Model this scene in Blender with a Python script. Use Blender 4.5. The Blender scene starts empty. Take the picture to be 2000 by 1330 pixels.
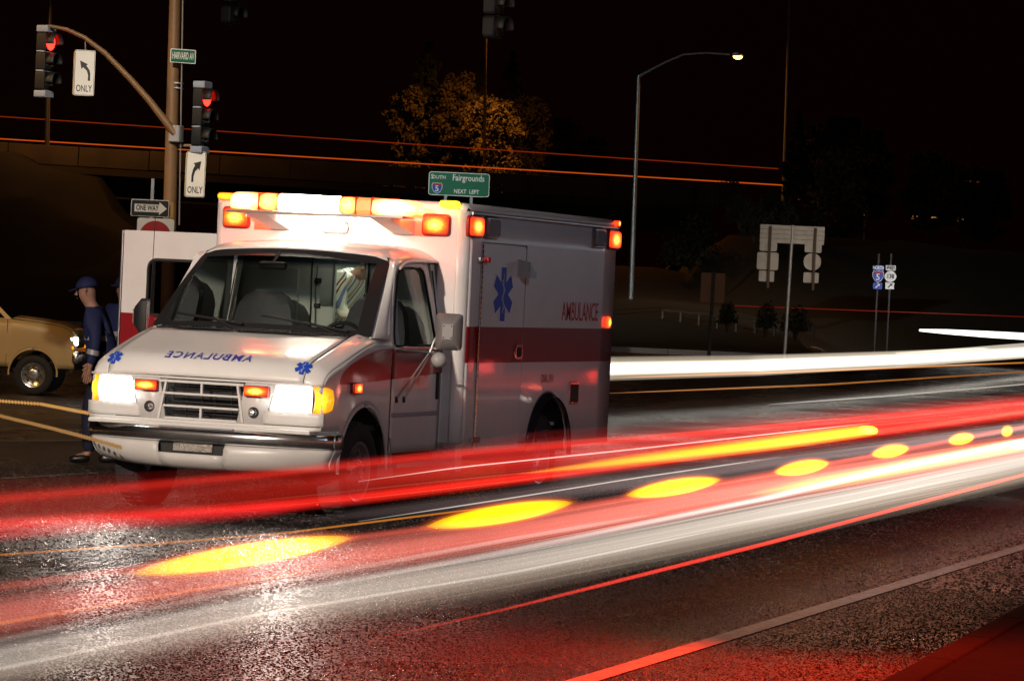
import bpy, bmesh, math, random
import numpy as np
from mathutils import Vector, Matrix
random.seed(7); rng = np.random.default_rng(7)
S = bpy.context.scene
COL = S.collection
sin, cos, pi = math.sin, math.cos, math.pi

# ------------------------------------------------------------------ camera, sky, exposure
FPX = 6276.26
CAM = Vector((22.8048, 10.785, 1.8232)); YAW, PITCH, ROLL = 3.5047, -.0157, .0462
FW = Vector((cos(YAW)*cos(PITCH), sin(YAW)*cos(PITCH), sin(PITCH)))
_r = Vector((sin(YAW), -cos(YAW), 0)); _u = _r.cross(FW)
RT = cos(ROLL)*_r + sin(ROLL)*_u; UP = -sin(ROLL)*_r + cos(ROLL)*_u
cd = bpy.data.cameras.new('camera'); cam = bpy.data.objects.new('camera', cd); COL.objects.link(cam)
m = Matrix((RT, UP, -FW)).transposed().to_4x4(); m.translation = CAM; cam.matrix_world = m
cd.sensor_width = 36; cd.lens = FPX/2000*36; cd.clip_start = .1; cd.clip_end = 3000
S.camera = cam
w = bpy.data.worlds.new('World'); S.world = w; w.use_nodes = True
nt = w.node_tree; sky = nt.nodes.new('ShaderNodeTexSky'); sky.sky_type = 'NISHITA'; sky.sun_disc = False
sky.sun_elevation = math.radians(-4); sky.sun_rotation = math.radians(200)
gl_ = nt.nodes.new('ShaderNodeBackground'); gl_.inputs[0].default_value = (1, .13, .08, 1); gl_.inputs[1].default_value = .0016   # night sky glow
ad_ = nt.nodes.new('ShaderNodeAddShader'); nt.links.new(nt.nodes['Background'].outputs[0], ad_.inputs[0]); nt.links.new(gl_.outputs[0], ad_.inputs[1]); nt.links.new(ad_.outputs[0], nt.nodes['World Output'].inputs[0])
nt.links.new(sky.outputs[0], nt.nodes['Background'].inputs[0]); nt.nodes['Background'].inputs[1].default_value = .004
S.view_settings.view_transform = 'Standard'; S.view_settings.look = 'None'
S.view_settings.exposure = 0; S.view_settings.gamma = 1; S.view_settings.use_curve_mapping = False
S.cycles.use_denoising = True
S.cycles.max_bounces = 6; S.cycles.transparent_max_bounces = 24; S.cycles.volume_bounces = 0
S.cycles.sample_clamp_indirect = 4

# frame of the street seen along the view: lateral / away / up
R2 = Vector((sin(YAW), -cos(YAW), 0)); F2 = Vector((cos(YAW), sin(YAW), 0)); TH = math.atan2(R2.y, R2.x)
def W(lat, dep, z=0.0):
    return Vector((CAM.x, CAM.y, 0)) + R2*lat + F2*dep + Vector((0, 0, z))
def ray(px, py): return FW + RT*((px-1000)/FPX) - UP*((py-665)/FPX)
def at(px, py, dep):            # point at a real distance
    d = ray(px, py); return CAM + d*(dep/(d.dot(F2)))
def onz(px, py, z):             # point on a level of height z
    d = ray(px, py); return CAM + d*((z-CAM.z)/d.z)
def onx(px, py, x):
    d = ray(px, py); return CAM + d*((x-CAM.x)/d.x)

# ------------------------------------------------------------------ materials
M = {}
def mat(name, col=(.5, .5, .5), rough=.5, metal=0, emit=None, es=0, coat=0, spec=.5, noise=0, nscale=20, bump=0, bscale=60, alpha=1, dirt=0):
    if name in M: return M[name]
    a = bpy.data.materials.new(name); a.use_nodes = True; M[name] = a
    t = a.node_tree; b = t.nodes['Principled BSDF']; L = t.links
    b.inputs['Base Color'].default_value = (*col, 1); b.inputs['Roughness'].default_value = rough
    b.inputs['Metallic'].default_value = metal; b.inputs['Coat Weight'].default_value = coat
    b.inputs['Coat Roughness'].default_value = .06
    b.inputs['Specular IOR Level'].default_value = spec
    if emit: b.inputs['Emission Color'].default_value = (*emit, 1); b.inputs['Emission Strength'].default_value = es
    tc = t.nodes.new('ShaderNodeTexCoord')
    if noise:
        n = t.nodes.new('ShaderNodeTexNoise'); n.inputs['Scale'].default_value = nscale; n.inputs['Detail'].default_value = 6
        L.new(tc.outputs['Object'], n.inputs['Vector'])
        mx = t.nodes.new('ShaderNodeMix'); mx.data_type = 'RGBA'
        mx.inputs[6].default_value = (*[c*(1-noise) for c in col], 1); mx.inputs[7].default_value = (*[min(1, c*(1+noise)) for c in col], 1)
        L.new(n.outputs[0], mx.inputs[0]); L.new(mx.outputs[2], b.inputs['Base Color'])
    if bump:
        n = t.nodes.new('ShaderNodeTexNoise'); n.inputs['Scale'].default_value = bscale; n.inputs['Detail'].default_value = 4
        L.new(tc.outputs['Object'], n.inputs['Vector'])
        bp = t.nodes.new('ShaderNodeBump'); bp.inputs['Strength'].default_value = bump; bp.inputs['Distance'].default_value = .01
        L.new(n.outputs[0], bp.inputs['Height']); L.new(bp.outputs[0], b.inputs['Normal'])
    return a
def mnode(t, op, a, b=None, c=None):
    n = t.nodes.new('ShaderNodeMath'); n.operation = op
    for i, v in enumerate((a, b, c)):
        if v is None: continue
        if isinstance(v, (int, float)): n.inputs[i].default_value = v
        else: t.links.new(v, n.inputs[i])
    return n.outputs[0]
def paint(name, kind):
    """white body paint with the printed red band (object space = ambulance frame)"""
    a = mat(name, (.8, .79, .77), .32, coat=.6); t = a.node_tree; L = t.links; b = t.nodes['Principled BSDF']
    tc = t.nodes.new('ShaderNodeTexCoord'); sp = t.nodes.new('ShaderNodeSeparateXYZ'); L.new(tc.outputs['Object'], sp.inputs[0])
    x, y, z = sp.outputs
    if kind == 'box':
        mk_ = mnode(t, 'MULTIPLY', mnode(t, 'GREATER_THAN', z, 1.211), mnode(t, 'LESS_THAN', z, 1.508))
    elif kind == 'door':
        mk_ = mnode(t, 'MULTIPLY', mnode(t, 'LESS_THAN', z, 1.475), mnode(t, 'GREATER_THAN', z, 1.18))
    elif kind == 'cab':
        # band on fender and door: rises from a rounded nose
        u = mnode(t, 'DIVIDE', mnode(t, 'SUBTRACT', .62, x), .75); u = mnode(t, 'MAXIMUM', mnode(t, 'MINIMUM', u, 1.0), 0.0)
        top = mnode(t, 'ADD', 1.05, mnode(t, 'MULTIPLY', mnode(t, 'POWER', u, .42), .27))
        bot = mnode(t, 'ADD', 1.05, mnode(t, 'MULTIPLY', mnode(t, 'MAXIMUM', mnode(t, 'SUBTRACT', .4, x), 0.0), .04))
        mk_ = mnode(t, 'MULTIPLY', mnode(t, 'LESS_THAN', z, top), mnode(t, 'GREATER_THAN', z, bot))
        mk_ = mnode(t, 'MULTIPLY', mk_, mnode(t, 'GREATER_THAN', mnode(t, 'ABSOLUTE', y), .8))
    n = t.nodes.new('ShaderNodeTexNoise'); n.inputs['Scale'].default_value = 3; n.inputs['Detail'].default_value = 8
    L.new(tc.outputs['Object'], n.inputs['Vector'])
    wmix = t.nodes.new('ShaderNodeMix'); wmix.data_type = 'RGBA'; wmix.inputs[6].default_value = (.70, .68, .65, 1); wmix.inputs[7].default_value = (.80, .79, .77, 1)
    L.new(mnode(t, 'MULTIPLY', n.outputs[0], 1.6), wmix.inputs[0])
    # road grime low on the body
    g = mnode(t, 'MULTIPLY', mnode(t, 'MAXIMUM', mnode(t, 'SUBTRACT', .95, z), 0.0), mnode(t, 'MULTIPLY', n.outputs[0], 1.6))
    gm = t.nodes.new('ShaderNodeMix'); gm.data_type = 'RGBA'; gm.inputs[7].default_value = (.22, .19, .16, 1)
    L.new(wmix.outputs[2], gm.inputs[6]); L.new(mnode(t, 'MINIMUM', g, .7), gm.inputs[0])
    if kind != 'plain':
        mx = t.nodes.new('ShaderNodeMix'); mx.data_type = 'RGBA'; mx.inputs[7].default_value = (.27, .005, .011, 1)
        L.new(gm.outputs[2], mx.inputs[6]); L.new(mk_, mx.inputs[0]); L.new(mx.outputs[2], b.inputs['Base Color'])
    else: L.new(gm.outputs[2], b.inputs['Base Color'])
    n2 = t.nodes.new('ShaderNodeTexNoise'); n2.inputs['Scale'].default_value = 2.2
    L.new(tc.outputs['Object'], n2.inputs['Vector']); bp = t.nodes.new('ShaderNodeBump'); bp.inputs['Strength'].default_value = .12; bp.inputs['Distance'].default_value = .02
    L.new(n2.outputs[0], bp.inputs['Height']); L.new(bp.outputs[0], b.inputs['Normal']); L.new(bp.outputs[0], b.inputs['Coat Normal'])
    return a
def lamp_mat(name, edge, core, es_edge, es_core, pw=2.0, facet=40, axis=1):
    """lit lens: hot bulb in the middle, coloured moulded lens round it"""
    if name in M: return M[name]
    a = bpy.data.materials.new(name); a.use_nodes = True; M[name] = a; t = a.node_tree; L = t.links; b = t.nodes['Principled BSDF']
    b.inputs['Base Color'].default_value = (*[min(c, .8) for c in edge], 1); b.inputs['Roughness'].default_value = .15
    tc = t.nodes.new('ShaderNodeTexCoord'); vm = t.nodes.new('ShaderNodeVectorMath'); vm.operation = 'SUBTRACT'; vm.inputs[1].default_value = (.5, .5, .5)
    L.new(tc.outputs['Generated'], vm.inputs[0]); sp = t.nodes.new('ShaderNodeSeparateXYZ'); L.new(vm.outputs[0], sp.inputs[0])
    r = mnode(t, 'SQRT', mnode(t, 'ADD', mnode(t, 'POWER', mnode(t, 'ABSOLUTE', mnode(t, 'ADD', sp.outputs[axis], 0)), 2.0), mnode(t, 'POWER', mnode(t, 'ABSOLUTE', sp.outputs[2]), 2.0)))
    k = mnode(t, 'POWER', mnode(t, 'MAXIMUM', mnode(t, 'SUBTRACT', 1.0, mnode(t, 'MULTIPLY', r, 1.6)), 0.0), pw)
    v = t.nodes.new('ShaderNodeTexVoronoi'); v.inputs['Scale'].default_value = facet; L.new(tc.outputs['Object'], v.inputs['Vector'])
    k = mnode(t, 'MINIMUM', mnode(t, 'MULTIPLY', k, mnode(t, 'ADD', .55, v.outputs['Distance'])), 1.0)
    mx = t.nodes.new('ShaderNodeMix'); mx.data_type = 'RGBA'
    mx.inputs[6].default_value = (*[c*es_edge for c in edge], 1); mx.inputs[7].default_value = (*[c*es_core for c in core], 1)
    L.new(k, mx.inputs[0]); L.new(mx.outputs[2], b.inputs['Emission Color']); b.inputs['Emission Strength'].default_value = 1
    return a
def glass_mat(name, tint=(.9, .95, .93), topband=False):
    if name in M: return M[name]
    a = bpy.data.materials.new(name); a.use_nodes = True; M[name] = a; t = a.node_tree; L = t.links
    t.nodes.remove(t.nodes['Principled BSDF']); o = t.nodes['Material Output']
    tr = t.nodes.new('ShaderNodeBsdfTransparent'); tr.inputs[0].default_value = (*tint, 1)
    gl = t.nodes.new('ShaderNodeBsdfGlossy'); gl.inputs['Roughness'].default_value = .03
    fr = t.nodes.new('ShaderNodeFresnel'); fr.inputs[0].default_value = 1.5; mx = t.nodes.new('ShaderNodeMixShader')
    L.new(fr.outputs[0], mx.inputs[0]); L.new(tr.outputs[0], mx.inputs[1]); L.new(gl.outputs[0], mx.inputs[2]); L.new(mx.outputs[0], o.inputs[0])
    if topband:
        tc = t.nodes.new('ShaderNodeTexCoord'); sp = t.nodes.new('ShaderNodeSeparateXYZ'); L.new(tc.outputs['Object'], sp.inputs[0])
        mr = t.nodes.new('ShaderNodeMapRange'); mr.inputs[1].default_value = 1.92; mr.inputs[2].default_value = 1.97
        L.new(sp.outputs[2], mr.inputs[0]); c = t.nodes.new('ShaderNodeMix'); c.data_type = 'RGBA'
        c.inputs[6].default_value = (*tint, 1); c.inputs[7].default_value = (.04, .07, .09, 1); L.new(mr.outputs[0], c.inputs[0]); L.new(c.outputs[2], tr.inputs[0])
    return a
def vol_mat(col, s):
    name = 'glow_%d' % len(M); a = bpy.data.materials.new(name); a.use_nodes = True; M[name] = a; t = a.node_tree
    t.nodes.remove(t.nodes['Principled BSDF']); e = t.nodes.new('ShaderNodeEmission')
    e.inputs[0].default_value = (*col, 1); e.inputs[1].default_value = s; t.links.new(e.outputs[0], t.nodes['Material Output'].inputs['Volume'])
    return a
def emis(name, col, s):
    return mat(name, (0.02, .02, .02), .4, emit=col, es=s)

# ------------------------------------------------------------------ geometry helpers
class MB:
    def __init__(s): s.v = []; s.f = []
    def add(s, v, f):
        n = len(s.v); s.v += [tuple(p) for p in v]; s.f += [tuple(i+n for i in q) for q in f]; return s
    def box(s, c, d, rot=None, taper=1):
        hx, hy, hz = d[0]/2, d[1]/2, d[2]/2; V = []
        for z in (-1, 1):
            k = taper if z > 0 else 1
            for x, y in ((-1, -1), (1, -1), (1, 1), (-1, 1)): V.append(Vector((x*hx*k, y*hy*k, z*hz)))
        if rot is not None: V = [rot @ p for p in V]
        c = Vector(c); return s.add([p+c for p in V], [(3, 2, 1, 0), (4, 5, 6, 7), (0, 1, 5, 4), (1, 2, 6, 5), (2, 3, 7, 6), (3, 0, 4, 7)])
    def rbox(s, c, d, r, ax=0, seg=4, rot=None, inset=None):
        """box with rounded outline across axis ax, front and back edges eased"""
        a, b = [i for i in range(3) if i != ax]; ha, hb, hx = d[a]/2, d[b]/2, d[ax]/2; e = inset if inset is not None else min(r*.35, hx*.5)
        def loop(k):
            L = []
            for qx, qy, a0 in ((1, 1, 0), (-1, 1, 90), (-1, -1, 180), (1, -1, 270)):
                for i in range(seg+1):
                    t = math.radians(a0+90*i/seg); L.append((qx*(ha-r)+(r-k)*cos(t), qy*(hb-r)+(r-k)*sin(t)))
            return L
        V = []
        for xx, k in ((-hx, e), (-hx+e, 0), (hx-e, 0), (hx, e)):
            for p, q in loop(min(k, r*.9)):
                P = [0, 0, 0]; P[ax] = xx; P[a] = p; P[b] = q; V.append(Vector(P))
        n = 4*(seg+1); F = []
        for j in range(3):
            for i in range(n): k = (i+1) % n; F.append((j*n+i, j*n+k, (j+1)*n+k, (j+1)*n+i))
        F.append(tuple(range(n))[::-1]); F.append(tuple(range(3*n, 4*n)))
        if rot is not None: V = [rot @ p for p in V]
        c = Vector(c); return s.add([p+c for p in V], F)
    def tube(s, pts, r, seg=8, cap=True):
        pts = [Vector(p) for p in pts]; rs = r if isinstance(r, (list, tuple)) else [r]*len(pts); V = []; F = []; ref = None
        for i, p in enumerate(pts):
            d = (pts[min(i+1, len(pts)-1)]-pts[max(i-1, 0)]).normalized()
            if ref is None: ref = Vector((0, 0, 1)) if abs(d.z) < .9 else Vector((1, 0, 0))
            a = d.cross(ref).normalized(); b = d.cross(a); ref = -b if False else ref
            rr = rs[i]; ra, rb = rr if isinstance(rr, tuple) else (rr, rr)
            for k in range(seg): t = 2*pi*k/seg; V.append(p+a*(ra*cos(t))+b*(rb*sin(t)))
        for i in range(len(pts)-1):
            for k in range(seg): q = (k+1) % seg; F.append((i*seg+k, i*seg+q, (i+1)*seg+q, (i+1)*seg+k))
        if cap: F.append(tuple(range(seg))[::-1]); F.append(tuple(range((len(pts)-1)*seg, len(pts)*seg)))
        return s.add(V, F)
    def lathe(s, prof, c, axis='y', seg=24, a0=0, a1=2*pi):
        V = []; F = []; full = abs(a1-a0-2*pi) < 1e-6; n = seg if full else seg+1; c = Vector(c)
        for h, r in prof:
            for k in range(n):
                t = a0+(a1-a0)*k/seg
                p = {'y': (r*cos(t), h, r*sin(t)), 'z': (r*cos(t), r*sin(t), h), 'x': (h, r*cos(t), r*sin(t))}[axis]; V.append(c+Vector(p))
        for i in range(len(prof)-1):
            for k in range(n if full else n-1): q = (k+1) % n; F.append((i*n+k, i*n+q, (i+1)*n+q, (i+1)*n+k))
        return s.add(V, F)
    def grid(s, fn, us, vs):
        V = [fn(u, v) for u in us for v in vs]; n = len(vs)
        return s.add(V, [(i*n+j, (i+1)*n+j, (i+1)*n+j+1, i*n+j+1) for i in range(len(us)-1) for j in range(n-1)])
    def poly(s, P): return s.add(P, [tuple(range(len(P)))])
    def build(s, name, m, parent=None, smooth=False, thick=0, sharp=None):
        me = bpy.data.meshes.new(name); me.from_pydata(s.v, [], s.f); me.update()
        b = bmesh.new(); b.from_mesh(me); bmesh.ops.recalc_face_normals(b, faces=b.faces) ; b.to_mesh(me); b.free()
        if smooth:
            for p in me.polygons: p.use_smooth = True
            try: me.set_sharp_from_angle(angle=math.radians(smooth if smooth > 1 else 40))
            except Exception: pass
        o = bpy.data.objects.new(name, me); COL.objects.link(o)
        if m: me.materials.append(m)
        if parent: o.parent = parent
        if thick:
            k = o.modifiers.new('thickness', 'SOLIDIFY'); k.thickness = thick; k.offset = 0
        return o
def tag(o, label=None, cat=None, group=None, kind=None):
    for k, v in (('label', label), ('category', cat), ('group', group), ('kind', kind)):
        if v: o[k] = v
    return o
def empty(name, loc, rz, label, cat, group=None):
    o = bpy.data.objects.new(name, None); COL.objects.link(o); o.location = loc; o.rotation_euler = (0, 0, rz); o.empty_display_size = .2
    return tag(o, label, cat, group)
def text_mesh(txt, size, sx=1.0, shear=0, bold=0, spacing=1.0, align='CENTER'):
    cu = bpy.data.curves.new('t', 'FONT'); cu.body = txt; cu.size = size; cu.align_x = align; cu.align_y = 'CENTER'
    cu.shear = shear; cu.offset = bold; cu.space_character = spacing; cu.resolution_u = 3
    o = bpy.data.objects.new('t', cu); COL.objects.link(o); dg = bpy.context.evaluated_depsgraph_get(); me = o.evaluated_get(dg).to_mesh()
    V = [(v.co.x*sx, v.co.y) for v in me.vertices]; F = [tuple(p.vertices) for p in me.polygons]
    o.evaluated_get(dg).to_mesh_clear(); bpy.data.objects.remove(o); bpy.data.curves.remove(cu)
    return V, F
def put_text(name, txt, size, fn, m, parent, thick=0, **k):
    V, F = text_mesh(txt, size, **k); b = MB(); b.add([fn(u, v) for u, v in V], F)
    return b.build(name, m, parent)
def lerp(a, b, t): return a+(b-a)*t
def interp(x, tab):
    if x >= tab[0][0]: return tab[0][1]
    for (x0, y0), (x1, y1) in zip(tab, tab[1:]):
        if x1 <= x <= x0: return y0+(y1-y0)*(x-x0)/(x1-x0)
    return tab[-1][1]
def lin(a, b, n): return [a+(b-a)*i/(n-1) for i in range(n)]
def area(name, loc, size, power, col, parent, rot=(0, 0, 0), spread=180):
    l = bpy.data.lights.new(name, 'AREA'); l.size = size; l.energy = power; l.color = col; l.shape = 'DISK'; l.spread = math.radians(spread)
    o = bpy.data.objects.new(name, l); COL.objects.link(o); o.location = loc; o.rotation_euler = rot; o.parent = parent; return o

WHITE = paint('white_paint', 'plain'); WBOX = paint('module_paint', 'box'); WCAB = paint('cab_paint', 'cab'); WDOOR = paint('door_paint', 'door')
BLACK = mat('black_rubber', (.012, .012, .013), .6, bump=.2); TYRE = mat('tyre', (.02, .019, .02), .8, noise=.3, bump=.5, bscale=90)
CHROME = mat('chrome', (.75, .75, .76), .22, 1, bump=.04, bscale=12); ALU = mat('brushed_aluminium', (.55, .55, .56), .35, 1, noise=.15)
PLASTIC = mat('white_plastic', (.66, .65, .63), .38, noise=.06); GREYP = mat('grey_plastic', (.30, .30, .31), .45, noise=.1)
SEATM = mat('grey_vinyl', (.07, .066, .075), .6, noise=.2, bump=.3); DARKIN = mat('dark_interior', (.03, .028, .032), .55, noise=.2)
GALV = mat('galvanised_steel', (.42, .43, .44), .45, .7, noise=.25, nscale=9); STEEL = mat('painted_steel', (.20, .11, .05), .55, .2, noise=.25, nscale=6)
GLASS = glass_mat('clear_glass', (.42, .46, .46)); WSG = glass_mat('windscreen_glass', (.66, .72, .70), True)
HEAD = emis('headlamp_lit', (1, .97, .88), 22); AMBER = lamp_mat('amber_lamp', (1, .30, .01), (1, .44, .02), .8, 4, 1.4, 34)
REDL = lamp_mat('red_warning_lamp', (1, .03, .006), (1, .20, .02), 2.4, 22, 2.6, 45); REDLS = lamp_mat('red_side_lamp', (1, .03, .006), (1, .18, .02), 2.2, 18, 2.6, 45, 0); BARRED = lamp_mat('light_bar_red', (1, .06, .012), (1, .09, .03), 9, 75, 1.0, 30)
BARWHITE = emis('light_bar_white', (1, .93, .76), 60); BARDIM = lamp_mat('light_bar_dim', (1, .05, .01), (1, .30, .06), 2.6, 12, 1.0, 26)
CLEARD = mat('unlit_clear_lens', (.22, .21, .23), .12, coat=.8, bump=.8, bscale=50)
BLUE = mat('blue_vinyl', (.012, .07, .50), .5); REDV = mat('red_vinyl', (.62, .012, .018), .5); BLUETXT = mat('violet_blue_vinyl', (.05, .05, .36), .4)
INTW = mat('interior_laminate', (.50, .51, .46), .5, noise=.06, nscale=4)

# ================================================================== GROUND AND ROADS
def gh(lat, dep):
    a = min(max((dep-31)/34, 0), 1); a = a*a*(3-2*a); b = min(max((-lat-2.0)/6, 0), 1); b = b*b*(3-2*b)
    return -.80*a*b
def road_mat():
    a = mat('wet_asphalt', (.05, .045, .045), .42, spec=.5); t = a.node_tree; L = t.links; b = t.nodes['Principled BSDF']
    g = t.nodes.new('ShaderNodeNewGeometry')
    n1 = t.nodes.new('ShaderNodeTexNoise'); n1.inputs['Scale'].default_value = 42; n1.inputs['Detail'].default_value = 5; n1.inputs['Roughness'].default_value = .75
    v = t.nodes.new('ShaderNodeTexVoronoi'); v.inputs['Scale'].default_value = 52
    n2 = t.nodes.new('ShaderNodeTexNoise'); n2.inputs['Scale'].default_value = .45; n2.inputs['Detail'].default_value = 5
    for q in (n1, v, n2): L.new(g.outputs['Position'], q.inputs['Vector'])
    bp = t.nodes.new('ShaderNodeBump'); bp.inputs['Strength'].default_value = 1; bp.inputs['Distance'].default_value = .012
    L.new(mnode(t, 'ADD', mnode(t, 'MULTIPLY', v.outputs['Distance'], .8), n1.outputs[0]), bp.inputs['Height']); L.new(bp.outputs[0], b.inputs['Normal'])
    r = t.nodes.new('ShaderNodeMapRange'); r.inputs[1].default_value = .38; r.inputs[2].default_value = .7; r.inputs[3].default_value = .24; r.inputs[4].default_value = .42
    L.new(n2.outputs[0], r.inputs[0]); L.new(r.outputs[0], b.inputs['Roughness'])
    sp = t.nodes.new('ShaderNodeSeparateColor'); L.new(v.outputs['Color'], sp.inputs[0])
    c = t.nodes.new('ShaderNodeValToRGB'); c.color_ramp.elements[0].color = (.008, .006, .006, 1); c.color_ramp.elements[1].color = (.10, .08, .078, 1)
    c.color_ramp.elements[0].position = .25; c.color_ramp.elements[1].position = .95
    L.new(mnode(t, 'ADD', mnode(t, 'MULTIPLY', sp.outputs[0], .55), mnode(t, 'ADD', mnode(t, 'MULTIPLY', n1.outputs[0], .25), mnode(t, 'MULTIPLY', n2.outputs[0], .2))), c.inputs[0]); L.new(c.outputs[0], b.inputs['Base Color'])
    return a
ROAD = road_mat(); GRASS = mat('night_grass', (.016, .014, .007), .9, noise=.5, nscale=2, bump=.6, bscale=8)
deps = [-6, 0, 5, 10, 15, 20, 25, 30, 34, 38, 42, 46, 50, 54, 58, 62, 66, 70, 80, 100, 150, 250, 500, 1200]
lats = [-600, -150, -60, -30, -20, -14, -11, -9, -8, -7, -6, -5, -4, -3, -2, 0, 5, 10, 20, 60, 150, 600]
b = MB(); b.grid(lambda u, v: W(v, u, gh(v, u)), deps, lats)
tag(b.build('road', ROAD, smooth=True), 'wet dark asphalt road', kind='structure')
# the road's coarse aggregate: wet stones standing a few millimetres proud of the binder
def aggregate(name, d0, d1, dens, size, k0):
    r_ = np.random.default_rng(k0); half = lambda d: .175*d+.3
    A_ = (half(d0)+half(d1))*(d1-d0); n = int(A_*dens); d = d0+(d1-d0)*np.sqrt(r_.uniform((d0/d1)**2*0, 1, n)) if False else r_.uniform(d0, d1, n)
    l = r_.uniform(-1, 1, n)*(.175*d1+.3); P_ = np.stack([CAM.x+R2.x*l+F2.x*d, CAM.y+R2.y*l+F2.y*d, np.zeros(n)], 1)
    K = 5; a = r_.uniform(0, 6.28, n)[:, None]+np.arange(K)[None]*2*np.pi/K; s = size*r_.uniform(.5, 1.3, (n, 1)); rr_ = s*r_.uniform(.75, 1.2, (n, K))
    V = np.zeros((n, K+1, 3)); V[:, :K, 0] = P_[:, None, 0]+rr_*np.cos(a); V[:, :K, 1] = P_[:, None, 1]+rr_*np.sin(a); V[:, :K, 2] = -.001
    V[:, K, 0] = P_[:, 0]+(r_.uniform(-.5, .5, (n, 1))*s)[:, 0]; V[:, K, 1] = P_[:, 1]+(r_.uniform(-.5, .5, (n, 1))*s)[:, 0]; V[:, K, 2] = (s*r_.uniform(.30, .64, (n, 1)))[:, 0]
    base = np.arange(n)[:, None, None]*(K+1); T = np.array([[i, (i+1) % K, K] for i in range(K)])[None]; F = (base+T).reshape(-1).astype(np.int32); nf = n*K
    me = bpy.data.meshes.new(name); me.vertices.add(n*(K+1)); me.vertices.foreach_set('co', V.reshape(-1)); me.loops.add(nf*3); me.loops.foreach_set('vertex_index', F)
    me.polygons.add(nf); me.polygons.foreach_set('loop_start', np.arange(nf, dtype=np.int32)*3); me.update(calc_edges=True); me.materials.append(AGG)
    o = bpy.data.objects.new(name, me); COL.objects.link(o); return tag(o, 'wet dark stone aggregate standing proud in the asphalt of the near lane', kind='stuff')
AGG = mat('aggregate_stone', (.06, .05, .05), .27); t_ = AGG.node_tree; gi = t_.nodes.new('ShaderNodeNewGeometry'); cr_ = t_.nodes.new('ShaderNodeValToRGB')
cr_.color_ramp.elements[0].color = (.010, .008, .008, 1); cr_.color_ramp.elements[1].color = (.17, .13, .115, 1); cr_.color_ramp.elements[1].position = 1.0; e_ = cr_.color_ramp.elements.new(.6); e_.color = (.045, .036, .036, 1)
t_.links.new(gi.outputs['Random Per Island'], cr_.inputs[0]); t_.links.new(cr_.outputs[0], t_.nodes['Principled BSDF'].inputs['Base Color'])
aggregate('road_aggregate', 13, 17, 4200, .0076, 1); aggregate('road_aggregate', 17, 21, 2400, .009, 2); aggregate('road_aggregate', 21, 30, 700, .014, 3)
LINE = mat('road_line_paint', (.55, .52, .50), .5, noise=.75, nscale=14, bump=.8, bscale=60)
def stripe(name, p, q, wd, m=LINE, dz=.0062):
    p = Vector(p); q = Vector(q); d = (q-p).normalized(); n = Vector((-d.y, d.x, 0))*wd/2; N = 30; V = []
    for i in range(N+1):
        c = p.lerp(q, i/N); e = 1+random.uniform(-.05, .05)
        for s_ in (-1, 1):
            P = c+n*s_*e; rel = P-Vector((CAM.x, CAM.y, 0)); V.append((P.x, P.y, gh(rel.dot(R2), rel.dot(F2))+dz))
    b = MB(); b.add(V, [(2*i, 2*i+1, 2*i+3, 2*i+2) for i in range(N)]); return tag(b.build(name, m), kind='structure')
A0, A1 = onz(1140, 1330, 0), onz(2000, 1068, 0); dd = (A1-A0).normalized()
tag(stripe('edge_line', A0-dd*6, A0+dd*60, .13), 'worn white edge line painted along the near side of the road')
for k, (a_, c_, wd) in enumerate([((0, 830), (190, 838), .10), ((0, 862), (190, 859), .12), ((0, 800), (170, 790), .10), ((0, 936), (190, 925), .06)]):
    stripe('lane_marking', onz(*a_, 0), onz(*c_, 0), wd, dz=.009)
# near kerb and pavement in the lower right corner
K0, K1 = onz(1795, 1330, 0), onz(2000, 1212, 0); kd = (K1-K0).normalized(); kn = Vector((kd.y, -kd.x, 0))
if kn.dot(F2) > 0: kn = -kn
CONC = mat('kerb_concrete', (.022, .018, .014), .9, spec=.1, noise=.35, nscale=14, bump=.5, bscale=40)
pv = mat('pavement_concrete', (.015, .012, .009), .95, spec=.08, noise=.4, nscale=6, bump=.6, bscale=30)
for i in range(-3, 8):                                     # kerb stones
    p = K0+kd*(i*1.2); b = MB(); R_ = Matrix.Rotation(math.atan2(kd.y, kd.x), 3, 'Z')
    b.rbox(p+kd*.6+kn*.09+Vector((0, 0, .03)), (1.192, .18, .18), .03, ax=0, rot=R_); tag(b.build('kerb_stone', CONC, smooth=True), kind='structure')
b = MB(); q0 = K0-kd*5+kn*.185; q1 = K0+kd*10+kn*.185
b.add([q0+Vector((0, 0, .115)), q1+Vector((0, 0, .115)), q1+kn*6+Vector((0, 0, .115)), q0+kn*6+Vector((0, 0, .115))], [(0, 1, 2, 3)]); tag(b.build('pavement', pv), kind='structure')
# loose grit scattered by the gutter
b = MB()
for i in range(170):
    s_ = random.random(); p = K0.lerp(K1, random.uniform(-.6, 2.2)) - kn*abs(random.gauss(0.0, .55)) - kn*.05
    b.box((p.x, p.y, .004), [random.uniform(.004, .012)]*3, Matrix.Rotation(random.random()*3, 3, 'Z') @ Matrix.Rotation(random.random(), 3, 'X'))
tag(b.build('grit', mat('grit', (.03, .025, .02), .8)), 'small dark grit along the kerb', kind='stuff')

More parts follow.
